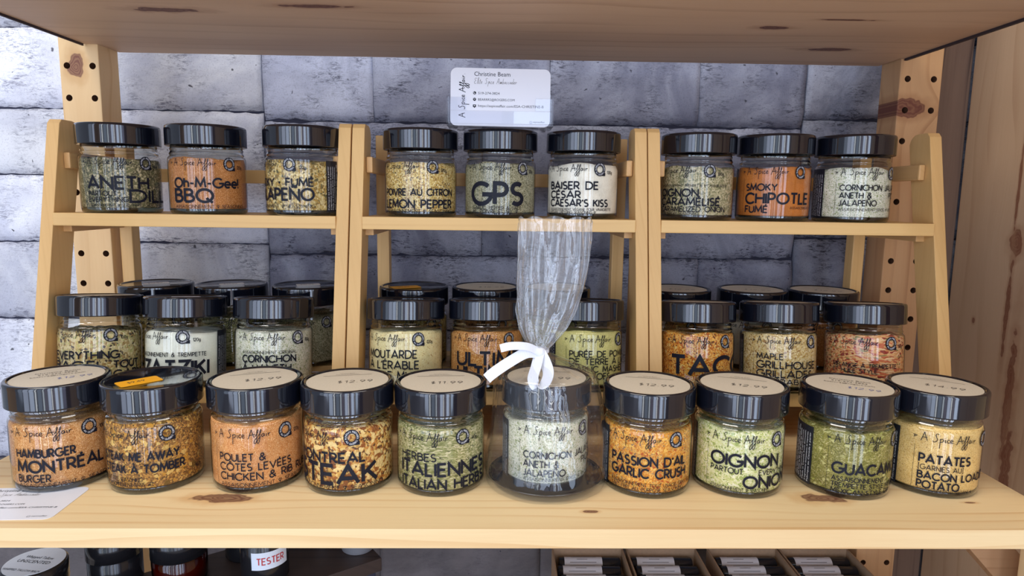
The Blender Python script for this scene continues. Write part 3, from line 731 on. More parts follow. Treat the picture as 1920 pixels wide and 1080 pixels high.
def small_text(txt, parent, fn, u, v, size, mat, centre=False, W=None, rot=0, name='printed_text'):
    vs, fs, x0, x1 = text_mesh(txt); w = (x1 - x0) * size; sx = W / w if W else 1.
    out = []
    for x, y, _ in vs:
        X = (x - x0) * size * sx - (w * sx / 2 if centre else 0); Y = y * size
        if rot: X, Y = X * cos(rot) - Y * sin(rot), X * sin(rot) + Y * cos(rot)
        out.append(fn(u + X, v + Y))
    return mk(name, out, fs, mat, parent)

ALL_BACK = ['Fabrique au Canada a partir', 'd ingredients domestiques et importes.', 'Made in Canada from domestic', 'and imported ingredients.']
def jar(x, y, z, alpha, blend, lines, label, top=None, weight=None, group=None, panel=-18, level=.0520, price='$12.99', detail=True, wpos=None, scr=True):
    view = math.atan2(-y, -x)                        # direction from the jar to the camera, for the label's turn only
    t = thing('spice_jar', label, 'jar', (x, y, z), 0, group)
    mesh_obj('glass_body', me_body, t); mesh_obj('glass_neck', me_neck, t); mesh_obj('glass_base', me_gbase, t)
    mesh_obj('seasoning', content_mesh(SP[blend], x * 50 + y * 9, level), t)
    lid = mesh_obj('lid', me_lid, t)
    a0 = view + rad(alpha * .94); fn = bend(a0)
    if detail:
        ink = Ink()
        for tx, u, v, h, w, wt in lines: v += 1.1 if v < 7.2 and h < 3.1 else 0; ink.text(tx, u * MM, v * MM, h * MM, wt, w * MM if w else None)
        ink.build('lettering', m_ink, t, fn)
        s_ = Ink()
        if scr:
            for st in SCRIPT: s_.stroke([(px * MM * .99, (44.2 + py * .95) * MM) for px, py in st], .00026)
        # fine upright line of print with the little bird mark left of the script
        s_.stroke([(-.0040, .040), (-.0040, .006)], .00012)
        s_.stroke([(-.0055, .0475), (-.0030, .0470), (-.0052, .0455), (-.0046, .0468), (-.0055, .0475)], .00022)
        s_.build('script_lettering', m_ink, t, fn)
        # round emblem with its square tail
        uc, vc = .0555, .0462; ro, ri = .0063, .0032
        e = Ink(); n = 28; b0 = 0
        for k in range(n + 1):
            a = 2 * pi * k / n; e.v += [Vector((uc + ro * cos(a), vc + ro * sin(a))), Vector((uc + ri * cos(a), vc + ri * sin(a)))]
        for k in range(n): e.f.append((2 * k, 2 * k + 1, 2 * k + 3, 2 * k + 2))
        em = e.build('emblem', m_ink, t, fn)
        e2 = Ink(); e2.quad(uc + .0026, vc - .0060, uc + .0064, vc - .0030); tl = e2.build('emblem_tail', m_ink, em, lambda u, v: fn(u, v, RB + .00016))
        e3 = Ink(); rm = (ro + ri) / 2 - .0007
        for word, ac, dirn in (('ALIMENTS PRÉPARÉS', 90, -1), ('AU QUÉBEC', 270, 1)):
            hgt = .00125; tot = e3.width(word, .25) * hgt; xx = -tot / 2
            for ch in word:
                adv = .42 if ch == ' ' else G[ch][0]
                if ch != ' ':
                    rr = rm if dirn < 0 else rm + hgt * 1.05
                    for st in G[ch][1]:
                        pts = []
                        for px, py in st:
                            s1 = xx + px * hgt
                            if dirn < 0: A = rad(ac) - s1 / (rm + hgt / 2); R_ = rm + py * hgt
                            else: A = rad(ac) + s1 / (rm + hgt / 2); R_ = rr - py * hgt
                            pts.append((uc + R_ * cos(A), vc + R_ * sin(A)))
                        e3.stroke(pts, .00010)
                xx += (adv + .25) * hgt
        e3.build('emblem_lettering', m_white_ink, em, lambda u, v: fn(u, v, RB + .0003))
        if weight:
            wi = Ink(); wu, wv = wpos or (64.5, 42.2); wi.text(weight, wu * MM, wv * MM, .0027, .17); wi.build('net_weight', m_ink, t, fn)
        if panel is not None:
            pu0, pu1 = (panel * MM - .046, panel * MM) if panel < 20 else (panel * MM, panel * MM + .04)
            q = Ink(); q.quad(pu0, .0035, pu1, .0505); bl = q.build('back_label', m_panel_lbl, t, lambda u, v: fn(u, v, RB + .00008))
            w_ = Ink(); rr = random.Random(int(x * 1000))
            for k in range(10):
                uu = pu1 - .0028 - k * .0030 if panel < 20 else pu0 + .003 + k * .003
                if k < 4: continue
                vv = .006
                while vv < .046:
                    ln = rr.uniform(.002, .006); w_.stroke([(uu, vv), (uu, min(.048, vv + ln))], .00045); vv += ln + .0009
            w_.build('back_label_print', m_white_ink, bl, lambda u, v: fn(u, v, RB + .00025))
            for k in range(4):
                uu = pu1 - .0022 - k * .0030 if panel < 20 else pu0 + .0030 + k * .0030
                small_text(ALL_BACK[k], bl, lambda u, v: fn(u, v, RB + .00025), uu, .0055, .0024, m_white_ink, W=.040, rot=pi / 2, name='back_label_print')
    face = view
    if top in ('kraft', 'block'):
        stk = mesh_obj('lid_sticker', me_sticker, lid)
        if detail is not None: print_sticker(lid, top, face, price, blue=(top == 'block'))
    elif top in ('orange', 'white'):
        c, s = cos(face), sin(face)
        a = rad(18 if top == 'orange' else 8)
        def pf(u, v, zz): 
            u2, v2 = u * cos(a) - v * sin(a) - (.009 if top == 'orange' else 0), u * sin(a) + v * cos(a) - (.005 if top == 'orange' else -.004)
            return (u2 * -s - v2 * c, u2 * c - v2 * s, zz)
        hu, hv = (.0150, .0085) if top == 'orange' else (.012, .0065)
        pts = []
        for cx, cy, st in ((hu - .002, hv - .002, 0), (-hu + .002, hv - .002, 90), (-hu + .002, -hv + .002, 180), (hu - .002, -hv + .002, 270)):
            pts += [(cx + .002 * cos(rad(st + k * 30)), cy + .002 * sin(rad(st + k * 30))) for k in range(4)]
        n = len(pts)
        vs = [pf(u, v, .0806) for u, v in pts] + [pf(u, v, .0808) for u, v in pts]
        fs = [tuple(range(n, 2 * n))] + [(i, (i + 1) % n, n + (i + 1) % n, n + i) for i in range(n)]
        ps = mk('price_sticker', vs, fs, m_orange if top == 'orange' else m_white_st, lid)
        pk = Ink(); pk.text('$9.49' if top == 'orange' else price, -.008, -.0015, .0040, .12)
        # digits are already in the font table except a few: guard above
        pk.build('handwritten_price', m_pen, lid, lambda u, v: pf(u, v, .0809))
    return t

B = .215; K = .175; T_ = .13; S_ = .14   # stroke weights
BOT = 'ASSAISONNEMENT ♥ SEASONING'
pick = [('CORNICHON', 0, 25.5, 5, 41, K), ('JALAPEÑO', 45.5, 25.5, 5, 36, K), ('ANETH &', 0, 18.3, 5, 30, K), ('PICKLE', 54, 18.3, 5, 24, K), ('JALAPEÑO', 0, 11.2, 5, 36, K), ('ASSAISONNEMENT ÉPICÉ ♥ SPICY', 0, 6.4, 2.4, 64, T_)]
zf = ZS
gF, gM, gT, gB = 'jars in the front row on the lower board', 'jars on the middle tiers of the stands', 'jars on the upper tiers of the stands', 'jars at the back of the middle tiers'
FRONT = [
 (-.3434, .5055, -60, 'hamburger', [('HAMBURGER', 0, 28, 6, 44, B), ('MONTRÉAL', 0, 16.6, 8.4, 66, B), ('BURGER', 0, 8.8, 5.4, 26, K), (BOT, 0, 3.9, 2.8, 80, S_)], 'block', '100g', None, 'jar lettered BURGER, brown-orange powder, leftmost of the front row beside the flat card'),
 (-.2696, .5036, -78, 'steakaway', [('STEAK ME AWAY', 0, 27, 6, 64, B), ('STEAK À TOMBER', 0, 17.5, 6, 68, B), ('SALT FREE SEASONING', 0, 11, 2.8, 36, T_), ('ASSAISONNEMENT SANS SEL', 0, 6, 2.8, 44, T_)], 'orange', '100g', None, 'front-row jar with bare black lid and orange price sticker, coarse brown flakes'),
 (-.1901, .5056, -54, 'chicken', [('POULET &', 0, 26.5, 5.4, 38, K), ('CÔTES LEVÉES', 0, 19, 5.4, 60, K), ('CHICKEN & RIB RUB', 0, 11.5, 5.4, 81, K), (BOT, 0, 5.2, 2.8, 82, S_)], 'kraft', '120g', None, 'front-row jar of fine orange-brown rub lettered CHICKEN & RIB RUB, kraft sticker on lid'),
 (-.1168, .5021, -88, 'msteak', [('MONTREAL', 0, 27, 7.4, 66, B), ('STEAK', 0, 10.6, 14, 76, B), (BOT, 0, 5, 3, 83, S_)], 'kraft', '120g', None, 'front-row jar of coarse gold and brown chips with huge letters STEAK'),
 (-.0437, .5015, -61, 'herbs', [('HERBES', 0, 28.5, 5.6, 33, K), ('ITALIENNES', 0, 17.2, 9.4, 81, B), ('ITALIAN HERBS', 0, 6.6, 7.4, 81, B)], 'kraft', '40g', None, 'front-row jar of green needle herbs lettered ITALIAN HERBS, left of the bagged jar'),
 (.1208, .4994, -50, 'garlic', [("PASSION D'AIL", 0, 26, 6.6, 67, B), ('GARLIC CRUSH', 0, 16.8, 6.8, 68, B), ('ASSAISONNEMENT TOUT USAGE SANS SEL', 0, 9.8, 2.6, 76, S_), ('SALT FREE ALL-PURPOSE SEASONING', 0, 5.2, 2.6, 66, S_)], 'kraft', None, -6, 'front-row jar of bright orange granules, right of the bagged jar'),
 (.1946, .5000, -34, 'onion', [('OIGNON', 0, 25.5, 9, 58, B), ('PARTOUT', 0, 19.6, 4, 26, K), ('EVERYTHING', 39, 19.6, 3.6, 34, K), ('ONION', 27, 9.4, 8.6, 46, B), (BOT, 0, 5, 2.6, 50, T_)], 'kraft', None, -20, 'front-row jar of pale green flakes with large letters ONION'),
 (.2798, .4980, -11.5, 'guac', [('GUACAMOLE', 0, 20.5, 8, 74, B), ('ASSAISONNEMENT', 0, 14.4, 3.4, 43, K), ('TREMPETTE STYLE MEXICAIN', 0, 9.6, 3.4, 68, K), ('MEXICAN-STYLE DIP', 0, 4.9, 3.4, 52, K)], 'block', None, -18, 'front-row jar of deep green blend, second from the right end'),
 (.3523, .5010, -11, 'bacon', [('PATATES', 0, 27, 6.4, 39, B), ('[GARNIES AU]', 0, 21.4, 3.8, 33, S_), ('BACON LOADED', 0, 14.2, 5.4, 64, B), ('POTATO', 0, 6.9, 5.4, 31, B), ('ASSAISONNEMENT VÉGANE ♥', 0, 3.8, 2.2, 44, T_)], 'kraft', None, -17, 'front-row jar of fine tan powder, rightmost of the row'),
]
G['5'] = (.5, [[(.46, 1), (.08, 1), (.02, .56)] + arc(.25, .32, .26, .3, 110, -140, 9)])
G['6'] = (.54, [[(.4, 1), (.06, .42)] + arc(.27, .3, .26, .29, 150, 510, 14)])
prices = ['$12.99', '$9.49', '$12.99', '$12.99', '$11.99', '$12.99', '$12.99', '$12.99', '$14.99']
for (x, y, al, bl, li, tp, wt, pn, lb), pr in zip(FRONT, prices):
    jar(x, y, zf + (.0005 if bl == 'hamburger' else 0), al, bl, li, lb, tp, wt, gF, panel=pn, price=pr, level=.0555 if bl in ('chicken', 'bacon', 'steakaway') else .052, wpos=(79, 12) if bl == 'steakaway' else None)
TOP = [
 (-.3624, .6450, -53, 'dill', [('ANETH', 0, 21, 10.6, 57, B), ('PARTOUT', 0, 14.4, 4.3, 27, K), ('EVERYTHING', 0, 9, 4.2, 37, K), ('DILL', 39, 9, 10.6, 44, B), (BOT, 0, 4.6, 2.1, 48, T_)], None, '40g', None, 'upper-tier jar of dark green herb lettered DILL, far left'),
 (-.2793, .6440, -57, 'bbq', [('Oh-M-Gee!', 0, 21.6, 8.2, 65, B), ('BBQ', 0, 8.4, 11.4, 38, B), (BOT, 0, 3.6, 2.7, 71, S_)], None, '120g', None, 'upper-tier jar of rust powder lettered BBQ'),
 (-.1865, .6380, -113, 'smoky', [('SMOKY • FUMÉ', 0, 23, 6.6, 78, B), ('JALAPEÑO', 0, 10.4, 10, 78, B), (BOT, 0, 4.4, 2.8, 79, S_)], None, '120g', 92, 'upper-tier jar of golden flakes with a black label edge at its right side'),
 (-.0754, .6476, -72, 'lemon', [('POIVRE AU CITRON', 0, 22, 5.8, 80, B), ('LEMON PEPPER', 0, 10.4, 7.2, 79, B), (BOT, 0, 3.8, 2.9, 79, S_)], None, '120g', None, 'upper-tier jar of yellow crumb lettered LEMON PEPPER'),
 (.0016, .6476, -51, 'gps', [('GPS', 0, 13, 19, 55, B), ('GARLIC, PEPPER & SALT', 0, 8, 2.9, 54, S_), ('AIL, POIVRE ET SEL ♥', 0, 3.6, 3, 50, S_)], None, '120g', None, 'upper-tier grey-green jar with three huge capitals, below the card holder'),
 (.0826, .6492, -62, 'caesar', [('BAISER DE', 0, 27, 6.6, 54, B), ('CÉSAR', 0, 18.8, 6.2, 36, B), ("CAESAR'S KISS", 0, 11, 6.2, 66, B), ('ASSAISONNEMENT VÉGANE POUR VINAIGRETTE', 0, 7, 2.3, 71, S_), ('VEGAN DRESSING SEASONING ♥', 0, 3.6, 2.4, 52, S_)], None, '130g', None, 'upper-tier jar of cream-white powder, right of the three-capitals jar'),
 (.1960, .6500, -71, 'caramel', [('ASSAISONNEMENT TREMPETTE ET HAMBURGER', 0, 30.4, 2.2, 76, T_), ('OIGNON', 0, 21.6, 6.6, 45, B), ('CARAMÉLISÉ', 0, 13.2, 6.6, 68, B), ('CARAMELIZED ONION', 0, 7.2, 4.6, 75, K), ('DIP & BURGER SEASONING', 0, 3.8, 2.1, 46, T_)], None, '100g', None, 'upper-tier jar of olive flakes lettered CARAMELIZED ONION'),
 (.2720, .6500, -46, 'chipotle', [('SMOKY', 0, 27, 6, 32, B), ('CHIPOTLE', 0, 14.8, 9.4, 69, B), ('FUMÉ', 0, 6.2, 6, 24, B), ('ASSAISONNEMENT', 46, 9.8, 2.2, 30, T_)], None, None, -19, 'upper-tier jar of plain orange powder on the right stand'),
 (.3475, .6440, -17.4, 'pickle', pick, None, None, -18, 'upper-tier jar of pale pickle blend, far right beside the upright'),
]
LIFT = dict(dill=1.5, bbq=3, smoky=4, lemon=-2, caesar=.8, caramel=1, chipotle=2, pickle=4.5)
for x, y, al, bl, li, tp, wt, pn, lb in TOP:
    li = [(a, b, c + LIFT.get(bl, 0) * (1 if c > 6 else .4), d, e, f) for a, b, c, d, e, f in li]
    jar(x, y, ZT_, al, bl, li, lb, tp, wt, gT, panel=pn, level=.050)
MID = [
 (-.3740, .6160, -78, 'bagel', [('EVERYTHING', 0, 20.8, 6.6, 63, B), ('BAGEL', 0, 11.5, 7.0, 50, B), ('TOUT', 58, 11.6, 6.2, 27, B), ('GARNI', 58, 3.0, 6.2, 34, B)], 'kraft', '100g', None, 'middle-tier jar of loose pale flakes lettered EVERYTHING, far left'),
 (-.2925, .6128, -97, 'tzatziki', [('ASSAISONNEMENT & TREMPETTE', 0, 24.4, 3.4, 77, K), ('TZATZIKI', 0, 8, 12.4, 79, B)], 'white', '120g', 75 + 15, 'middle-tier jar of pure white powder on the left stand'),
 (-.2096, .6110, -53.5, 'pickle', [('ASSAISONNEMENT ORIGINAL', 0, 28, 2.6, 54, S_), ('CORNICHON', 0, 20.6, 5.8, 53, B), ("À L'ANETH", 0, 12.2, 5.8, 48, B), ('DILL PICKLE', 0, 5, 5.4, 53, B)], None, '100g', None, 'middle-tier jar of speckled white blend with plain lid, left stand'),
 (-.0857, .6113, -72, 'mustard', [('MOUTARDE', 0, 25, 6.8, 54, K), ("À L'ÉRABLE", 0, 15.4, 6.8, 56, K), ('MAPLE MUSTARD', 0, 6, 6.8, 80, K)], None, '120g', None, 'middle-tier jar of pale yellow powder, left in the middle stand'),
 (-.0095, .6135, -53, 'ultimate', [('ULTIME', 0, 18.6, 11.6, 70, B), ('ULTIMATE', 0, 5.4, 11.6, 80, B)], None, None, None, 'middle-tier jar of orange-brown powder, partly behind the bagged jar'),
 (.0847, .6150, -25, 'mashed', [('PURÉE DE POMMES', 0, 26.4, 5.3, 76, K), ("DE TERRE À L'AIL", 0, 19.6, 5.3, 74, K), ('GARLIC MASHED', 0, 12.8, 5.3, 66, K), ('POTATOES', 0, 6.3, 5.3, 42, K), ('ASSAISONNEMENT', 0, 3, 2.2, 30, S_)], None, None, -19, 'middle-tier jar of yellow-green powder, right in the middle stand'),
 (.1905, .6113, -40, 'taco', [('TACO', 0, 11.5, 16.5, 90, B)], 'kraft', None, -19, 'middle-tier jar of reddish-gold granules with huge capitals, right stand'),
 (.2705, .6138, -32, 'maple', [('MAPLE', 0, 25.6, 5, 25, K), ('GRILLHOUSE', 0, 17.4, 6.2, 62, K), ('GRILLADES', 0, 9.2, 6.2, 57, K), ("À L'ÉRABLE", 0, 3, 4.4, 50, K)], 'kraft', None, -20, 'middle-tier jar of cream-gold granules lettered MAPLE, right stand'),
 (.3524, .6114, -47, 'bruschetta', [('MÉLANGE À TREMPETTE', 0, 19, 3.6, 62, K), ('ET HUILE STYLE', 0, 14, 3.6, 42, K)], 'kraft', '100g', None, 'middle-tier jar of shredded red and green flakes, far right'),
]
for x, y, al, bl, li, tp, wt, pn, lb in MID:
    li = [(a, b, c + 4.3, d, e, f) for a, b, c, d, e, f in li]
    # these jars lean back, their front edge propped on the stand's front bar
    jm = jar(x, y - .0075, ZM_ + .0018, al, bl, li, lb, tp, wt, gM, panel=pn, level=.0525 if bl not in ('tzatziki', 'bagel') else .0495)
    jm.rotation_euler = (rad(-6.5), 0, 0)
BACK = [(-.3560, .6850, 'smoky', 'white', 'black-lidded jar at the back of the left stand, nearest the left upright'),
        (-.2785, .6860, 'herbs', 'white', 'black-lidded jar at the back of the left stand, middle one of three'),
        (-.1990, .6865, 'gps', 'white', 'black-lidded jar at the back of the left stand, at its right rail'),
        (-.0875, .6850, 'lemon', 'orange', 'jar at the back of the middle stand with an orange sticker on its lid'),
        (-.0120, .6870, 'chicken', 'kraft', 'kraft-topped jar at the back of the middle stand, behind the orange-brown powder jar'),
        (.0630, .6880, 'onion', 'kraft', 'kraft-topped jar at the back of the middle stand, seen through the cellophane'),
        (.1905, .6860, 'garlic', 'kraft', 'kraft-topped jar at the back of the right stand, half hidden by its left rail'),
        (.2725, .6880, 'caesar', 'kraft', 'kraft-topped jar at the back of the right stand, middle one of three'),
        (.3480, .6870, 'bbq', 'kraft', 'kraft-topped jar at the back of the right stand, nearest the right upright')]
for x, y, bl, tp, lb in BACK:
    jar(x, y, ZM_ + .0040, -60, bl, [], lb, tp, '100g', gB, panel=None, level=.05)

# ---------------------------------------------------------------- bagged jar on its glossy plate
PX, PY = .0402, .5030
plate = mk('saucer', *lathe([(0, .0008), (.028, .0008), (.030, 0), (.034, .0002), (.0435, .0040), (.0458, .0062), (.0455, .0070), (.0435, .0058), (.034, .0022), (.030, .0022), (0, .0022)], 80), m_black, None, True, (PX, PY, ZS))
tag(plate, 'shallow glossy black saucer under the cellophane-wrapped jar', 'saucer')
jar(.0402, .5090, ZS + .0023, -30, 'pickle', pick, 'jar of pale pickle blend standing on a black saucer inside the clear bag', 'kraft', None, None, panel=-19)
bag = thing('gift_bag', 'clear cellophane bag tied with white ribbon around the jar on the saucer', 'bag', (PX, PY, ZS))
def film():
    cx0 = .0
    # (height, half width x, half depth y, centre x, centre y, fold amplitude, folds)
    R_ = [(.0006, .0478, .0465, 0, 0, .02), (.010, .0490, .0475, 0, 0, .03), (.024, .0475, .0460, 0, .001, .04), (.045, .0455, .0445, .001, .002, .05), (.066, .0435, .0425, .001, .004, .05), (.080, .0415, .0410, .000, .005, .05),
          (.0875, .0380, .0380, -.001, .005, .06), (.093, .0290, .0300, -.003, .004, .10), (.099, .0165, .0180, -.005, .001, .18), (.1045, .0065, .0065, -.0065, -.002, .25),
          (.108, .0070, .0068, -.0065, -.002, .30), (.114, .0125, .0085, -.0060, -.002, .32), (.124, .0190, .0090, -.0045, -.001, .32), (.138, .0235, .0085, -.0020, .000, .34), (.155, .0262, .0078, .0010, .001, .36), (.175, .0278, .0068, .0030, .002, .38), (.195, .0285, .0058, .0040, .003, .40), (.2085, .0285, .0050, .0042, .003, .40)]
    def interp(t):
        i = min(int(t), len(R_) - 2); f = t - i; f = f * f * (3 - 2 * f) if False else f
        return [a + (b - a) * f for a, b in zip(R_[i], R_[i + 1])]
    nz, na = 96, 128
    lo, hi = ([], []), ([], [])
    grid = []
    for j in range(nz + 1):
        h, rx, ry, cx, cy, am = interp(j / nz * (len(R_) - 1))
        row = []
        for k in range(na):
            a = 2 * pi * k / na
            fold = .5 * sin(9 * a + 2 * mnoise.noise(Vector((cos(a), sin(a), h * 22)))) + .3 * sin(17 * a + h * 60) + .5 * mnoise.noise(Vector((cos(a) * 3, sin(a) * 3, h * 30)))
            cr = 1.0 * mnoise.noise(Vector((cos(a) * 5 + 3, sin(a) * 5, h * 90)))
            m = 1 + am * .55 * fold + am * .30 * cr
            if h < .09: m = max(m, 1.0 - .01)
            hz = h + (.0025 * sin(5 * a) * (h > .2))
            if h > .112:                       # flattened sleeve above the tie keeps crease ridges in depth
                x = cx + rx * cos(a) * (1 + .05 * cr); yy = cy + ry * sin(a) + .0042 * fold * min(1, (h - .11) / .03) + .002 * cr
            else: x = cx + rx * m * cos(a); yy = cy + ry * m * sin(a)
            row.append((x, yy, hz))
        grid.append(row)
    return grid, nz, na
grid, nz, na = film()
split_j = [j for j in range(nz + 1) if grid[j][0][2] > .1045][0]
def film_part(name, j0, j1, mat):
    vs = [v for r in grid[j0:j1 + 1] for v in r]; fs = []
    for j in range(j1 - j0):
        for k in range(na): fs.append((j * na + k, j * na + (k + 1) % na, (j + 1) * na + (k + 1) % na, (j + 1) * na + k))
    return mk(name, vs, fs, mat, bag, True)
film_part('bag_body', 0, split_j, m_film); film_part('bag_sleeve', split_j, nz, m_film_top)
def ribbon(name, path, w, parent, up=(0, 0, 1), twist=0., th=.0005):
    """flat band along a path; w = width across, direction 'up' projected off the tangent"""
    P = [Vector(p) for p in path]
    Q = []
    for i in range(len(P) - 1):
        a = P[max(i - 1, 0)]; b = P[i]; c = P[i + 1]; d = P[min(i + 2, len(P) - 1)]
        for k in range(7):
            t = k / 7.; Q.append(.5 * (2 * b + (c - a) * t + (2 * a - 5 * b + 4 * c - d) * t * t + (3 * b - a - 3 * c + d) * t ** 3))
    Q.append(P[-1]); vs = []; fs = []
    n = len(Q)
    for i, q in enumerate(Q):
        tg = (Q[min(i + 1, n - 1)] - Q[max(i - 1, 0)]).normalized(); u = Vector(up); u = (u - tg * u.dot(tg)).normalized()
        u = Matrix.Rotation(twist * i / n, 3, tg) @ u; nn = tg.cross(u)
        for s, e in ((1, 1), (-1, 1), (-1, -1), (1, -1)): vs.append(q + u * (w / 2 * s) + nn * (th / 2 * e))
    for i in range(n - 1):
        for k in range(4):
            k2 = (k + 1) % 4; a = i * 4; fs.append((a + k, a + k2, a + 4 + k2, a + 4 + k))
    fs += [(0, 3, 2, 1), ((n - 1) * 4, (n - 1) * 4 + 1, (n - 1) * 4 + 2, (n - 1) * 4 + 3)]
    return mk(name, vs, fs, m_ribbon, parent, False)
nx, ny, nzk = -.0065, -.002, .1065
ring = [(nx + .0072 * cos(a), ny + .0072 * sin(a), nzk) for a in [2 * pi * k / 12 for k in range(13)]]
rb = ribbon('ribbon', ring, .0028, bag)
ribbon('ribbon_tail', [(nx, ny - .008, nzk), (nx - .010, ny - .013, nzk + .0055), (nx - .022, ny - .016, nzk + .0068), (nx - .031, ny - .017, nzk + .0050)], .0062, rb, (0, .45, 1))
ribbon('ribbon_tail', [(nx, ny - .008, nzk - .0005), (nx - .011, ny - .014, nzk + .001), (nx - .024, ny - .017, nzk - .0055), (nx - .036, ny - .019, nzk - .0135), (nx - .041, ny - .0195, nzk - .0180)], .0082, rb, (.25, .3, 1))
ribbon('ribbon_loop', [(nx, ny - .0085, nzk), (nx + .0035, ny - .014, nzk - .006), (nx + .0055, ny - .021, nzk - .013), (nx + .0025, ny - .026, nzk - .0195), (nx - .0035, ny - .0265, nzk - .0215), (nx - .0062, ny - .023, nzk - .0165), (nx - .0035, ny - .017, nzk - .0085), (nx - .001, ny - .0095, nzk - .001)], .0088, rb, (1, -.5, .15))
v, f = lathe([(0, -.0042), (.0028, -.0034), (.0042, 0), (.0030, .0034), (0, .0042)], 16)
mk('ribbon_knot', v, f, m_ribbon, rb, True, (nx, ny - .0085, nzk))

# ---------------------------------------------------------------- business cards
def rounded(w, h, r, n=6):
    pts = []
    for cx, cy, st in ((w / 2 - r, h / 2 - r, 0), (-w / 2 + r, h / 2 - r, 90), (-w / 2 + r, -h / 2 + r, 180), (w / 2 - r, -h / 2 + r, 270)):
        pts += [(cx + r * cos(rad(st + k * 90 / n)), cy + r * sin(rad(st + k * 90 / n))) for k in range(n + 1)]
    return pts
def card(name, label, loc, rot):
    t = thing(name, label, 'business card', loc); t.rotation_euler = rot
    pts = rounded(.0889, .0508, .0055); n = len(pts); th = .0004
    mk('card_stock', [(x, y, 0) for x, y in pts] + [(x, y, th) for x, y in pts], [tuple(range(n - 1, -1, -1)), tuple(range(n, 2 * n))] + [(i, (i + 1) % n, n + (i + 1) % n, n + i) for i in range(n)], m_card, t)
    fn = lambda u, v: (u, v, th + .0001)
    small_text('Christine Beam', t, fn, -.0235, .0185, .0054, m_ink, W=.0320)
    small_text('519-274-3824', t, fn, -.0198, .0025, .0030, m_ink, W=.0190)
    small_text('BEARRR2@ROGERS.COM', t, fn, -.0198, -.0031, .0030, m_ink, W=.0325)
    small_text('https://aspiceaffair.com/ESA-CHRISTINE-B', t, fn, -.0198, -.0086, .0032, m_ink, W=.0585)
    small_text('aspiceaffair', t, fn, .0295, -.0215, .0020, m_ink, W=.0105)
    s_ = Ink()
    for st in SCRIPT: s_.stroke([(-.0315 - py * MM * .80, -.0180 + px * MM * .86) for px, py in st], .00028)
    s_.build('script_lettering', m_ink, t, fn)
    # thin cursive subtitle line: Elite Spice Ambassador
    c = Ink(); ELITE = 'Elite Spice Ambassador'
    GL = {'E': [[(.7, .9), (.3, 1), (.1, .75), (.4, .55), (.05, .3), (.2, 0), (.6, .1)]], 'l': [[(0, 0), (.25, 1), (.1, 1), (.05, .2), (.2, 0)]], 'i': [[(0, .4), (0, .05), (.15, 0)], [(.05, .6), (.07, .62)]],
          't': [[(.12, .85), (.05, .05), (.2, 0)], [(-.1, .5), (.3, .55)]], 'e': [[(0, .15), (.25, .3), (.15, .42), (0, .2), (.1, 0), (.3, .1)]], 'S': [[(.6, .9), (.35, 1), (.15, .75), (.45, .4), (.3, 0), (0, .1)]],
          'p': [[(.1, .4), (0, -.5)], [(.05, .2), (.25, .42), (.3, .15), (.05, .05)]], 'c': [[(.28, .35), (.1, .4), (0, .15), (.12, 0), (.3, .08)]], 'A': [[(0, 0), (.45, 1), (.6, 0)], [(.1, .35), (.6, .4)]],
          'm': [[(0, 0), (.05, .4), (.1, .05), (.22, .4), (.27, .05), (.4, .4), (.45, 0)]], 'b': [[(.1, 1), (0, .05), (.25, .1), (.2, .35), (.02, .25)]], 'a': [[(.28, .35), (.05, .35), (.02, .05), (.25, .2), (.28, .35), (.35, 0)]],
          's': [[(.2, .38), (.06, .3), (.22, .1), (0, 0)]], 'd': [[(.28, .3), (.05, .35), (.02, .05), (.25, .15), (.36, 1)], [(.27, .3), (.38, 0)]], 'o': [[(.15, .38), (.02, .2), (.14, 0), (.28, .2), (.15, .38), (.36, .34)]], 'r': [[(0, .38), (.02, 0)], [(.02, .2), (.2, .38), (.28, .3)]]}
    x = -.0237; hh = .0048
    for ch in ELITE:
        if ch == ' ': x += .0018; continue
        for st in GL[ch]: c.stroke([(x + (px + .15 * py) * hh * .72, .0118 + py * hh) for px, py in (catmull(st, 3) if len(st) > 2 else st)], .00012)
        x += {'m': .0023, 'E': .0030, 'S': .0028, 'A': .0030, 'i': .0009, 'l': .0011, 't': .0012}.get(ch, .00165)
    c.build('cursive_line', m_grey_print, t, fn)
    ic = Ink()
    for vy in (.0036, -.0020):
        b = len(ic.v); ic.v.append(Vector((-.0230, vy))); ic.v += [Vector((-.0230 + .0014 * cos(2 * pi * k / 14), vy + .0014 * sin(2 * pi * k / 14))) for k in range(14)]
        ic.f += [(b, b + 1 + k, b + 1 + (k + 1) % 14) for k in range(14)]
    ic.quad(-.0244, -.0088, -.0216, -.0066); b = len(ic.v); ic.v += [Vector((-.0236, -.0088)), Vector((-.0230, -.0097)), Vector((-.0224, -.0088))]; ic.f.append((b, b + 1, b + 2))
    ic.stroke([(.0268, -.0222), (.0285, -.0222), (.0285, -.0204), (.0268, -.0204), (.0268, -.0222)], .0001)
    ic.build('contact_icon', m_ink, t, fn)
    wi = Ink(); wi.stroke([(-.0236, .0042), (-.0234, .0032), (-.0224, .0030)], .0002); wi.stroke([(-.0236, -.0015), (-.0230, -.0021), (-.0224, -.0015)], .00015); wi.stroke([(-.0236, -.0076), (-.0224, -.0076)], .0003)
    wi.build('contact_icon_mark', m_card, t, lambda u, v: (u, v, th + .00016))
    return t
card('business_card', 'white rounded card standing upright in the clear holder above the jars', (.0010, .6010, .0885), (rad(86), rad(.35), rad(-.2)))
card('business_card', 'white card lying flat on the lower board under the leftmost front jar', (-.3532, .4560, ZS + .00005), (0, 0, rad(2.5)))
hold = thing('card_holder', 'clear acrylic card holder standing on the lids of the middle upper jars', 'card holder', (.0010, .607, .0634))
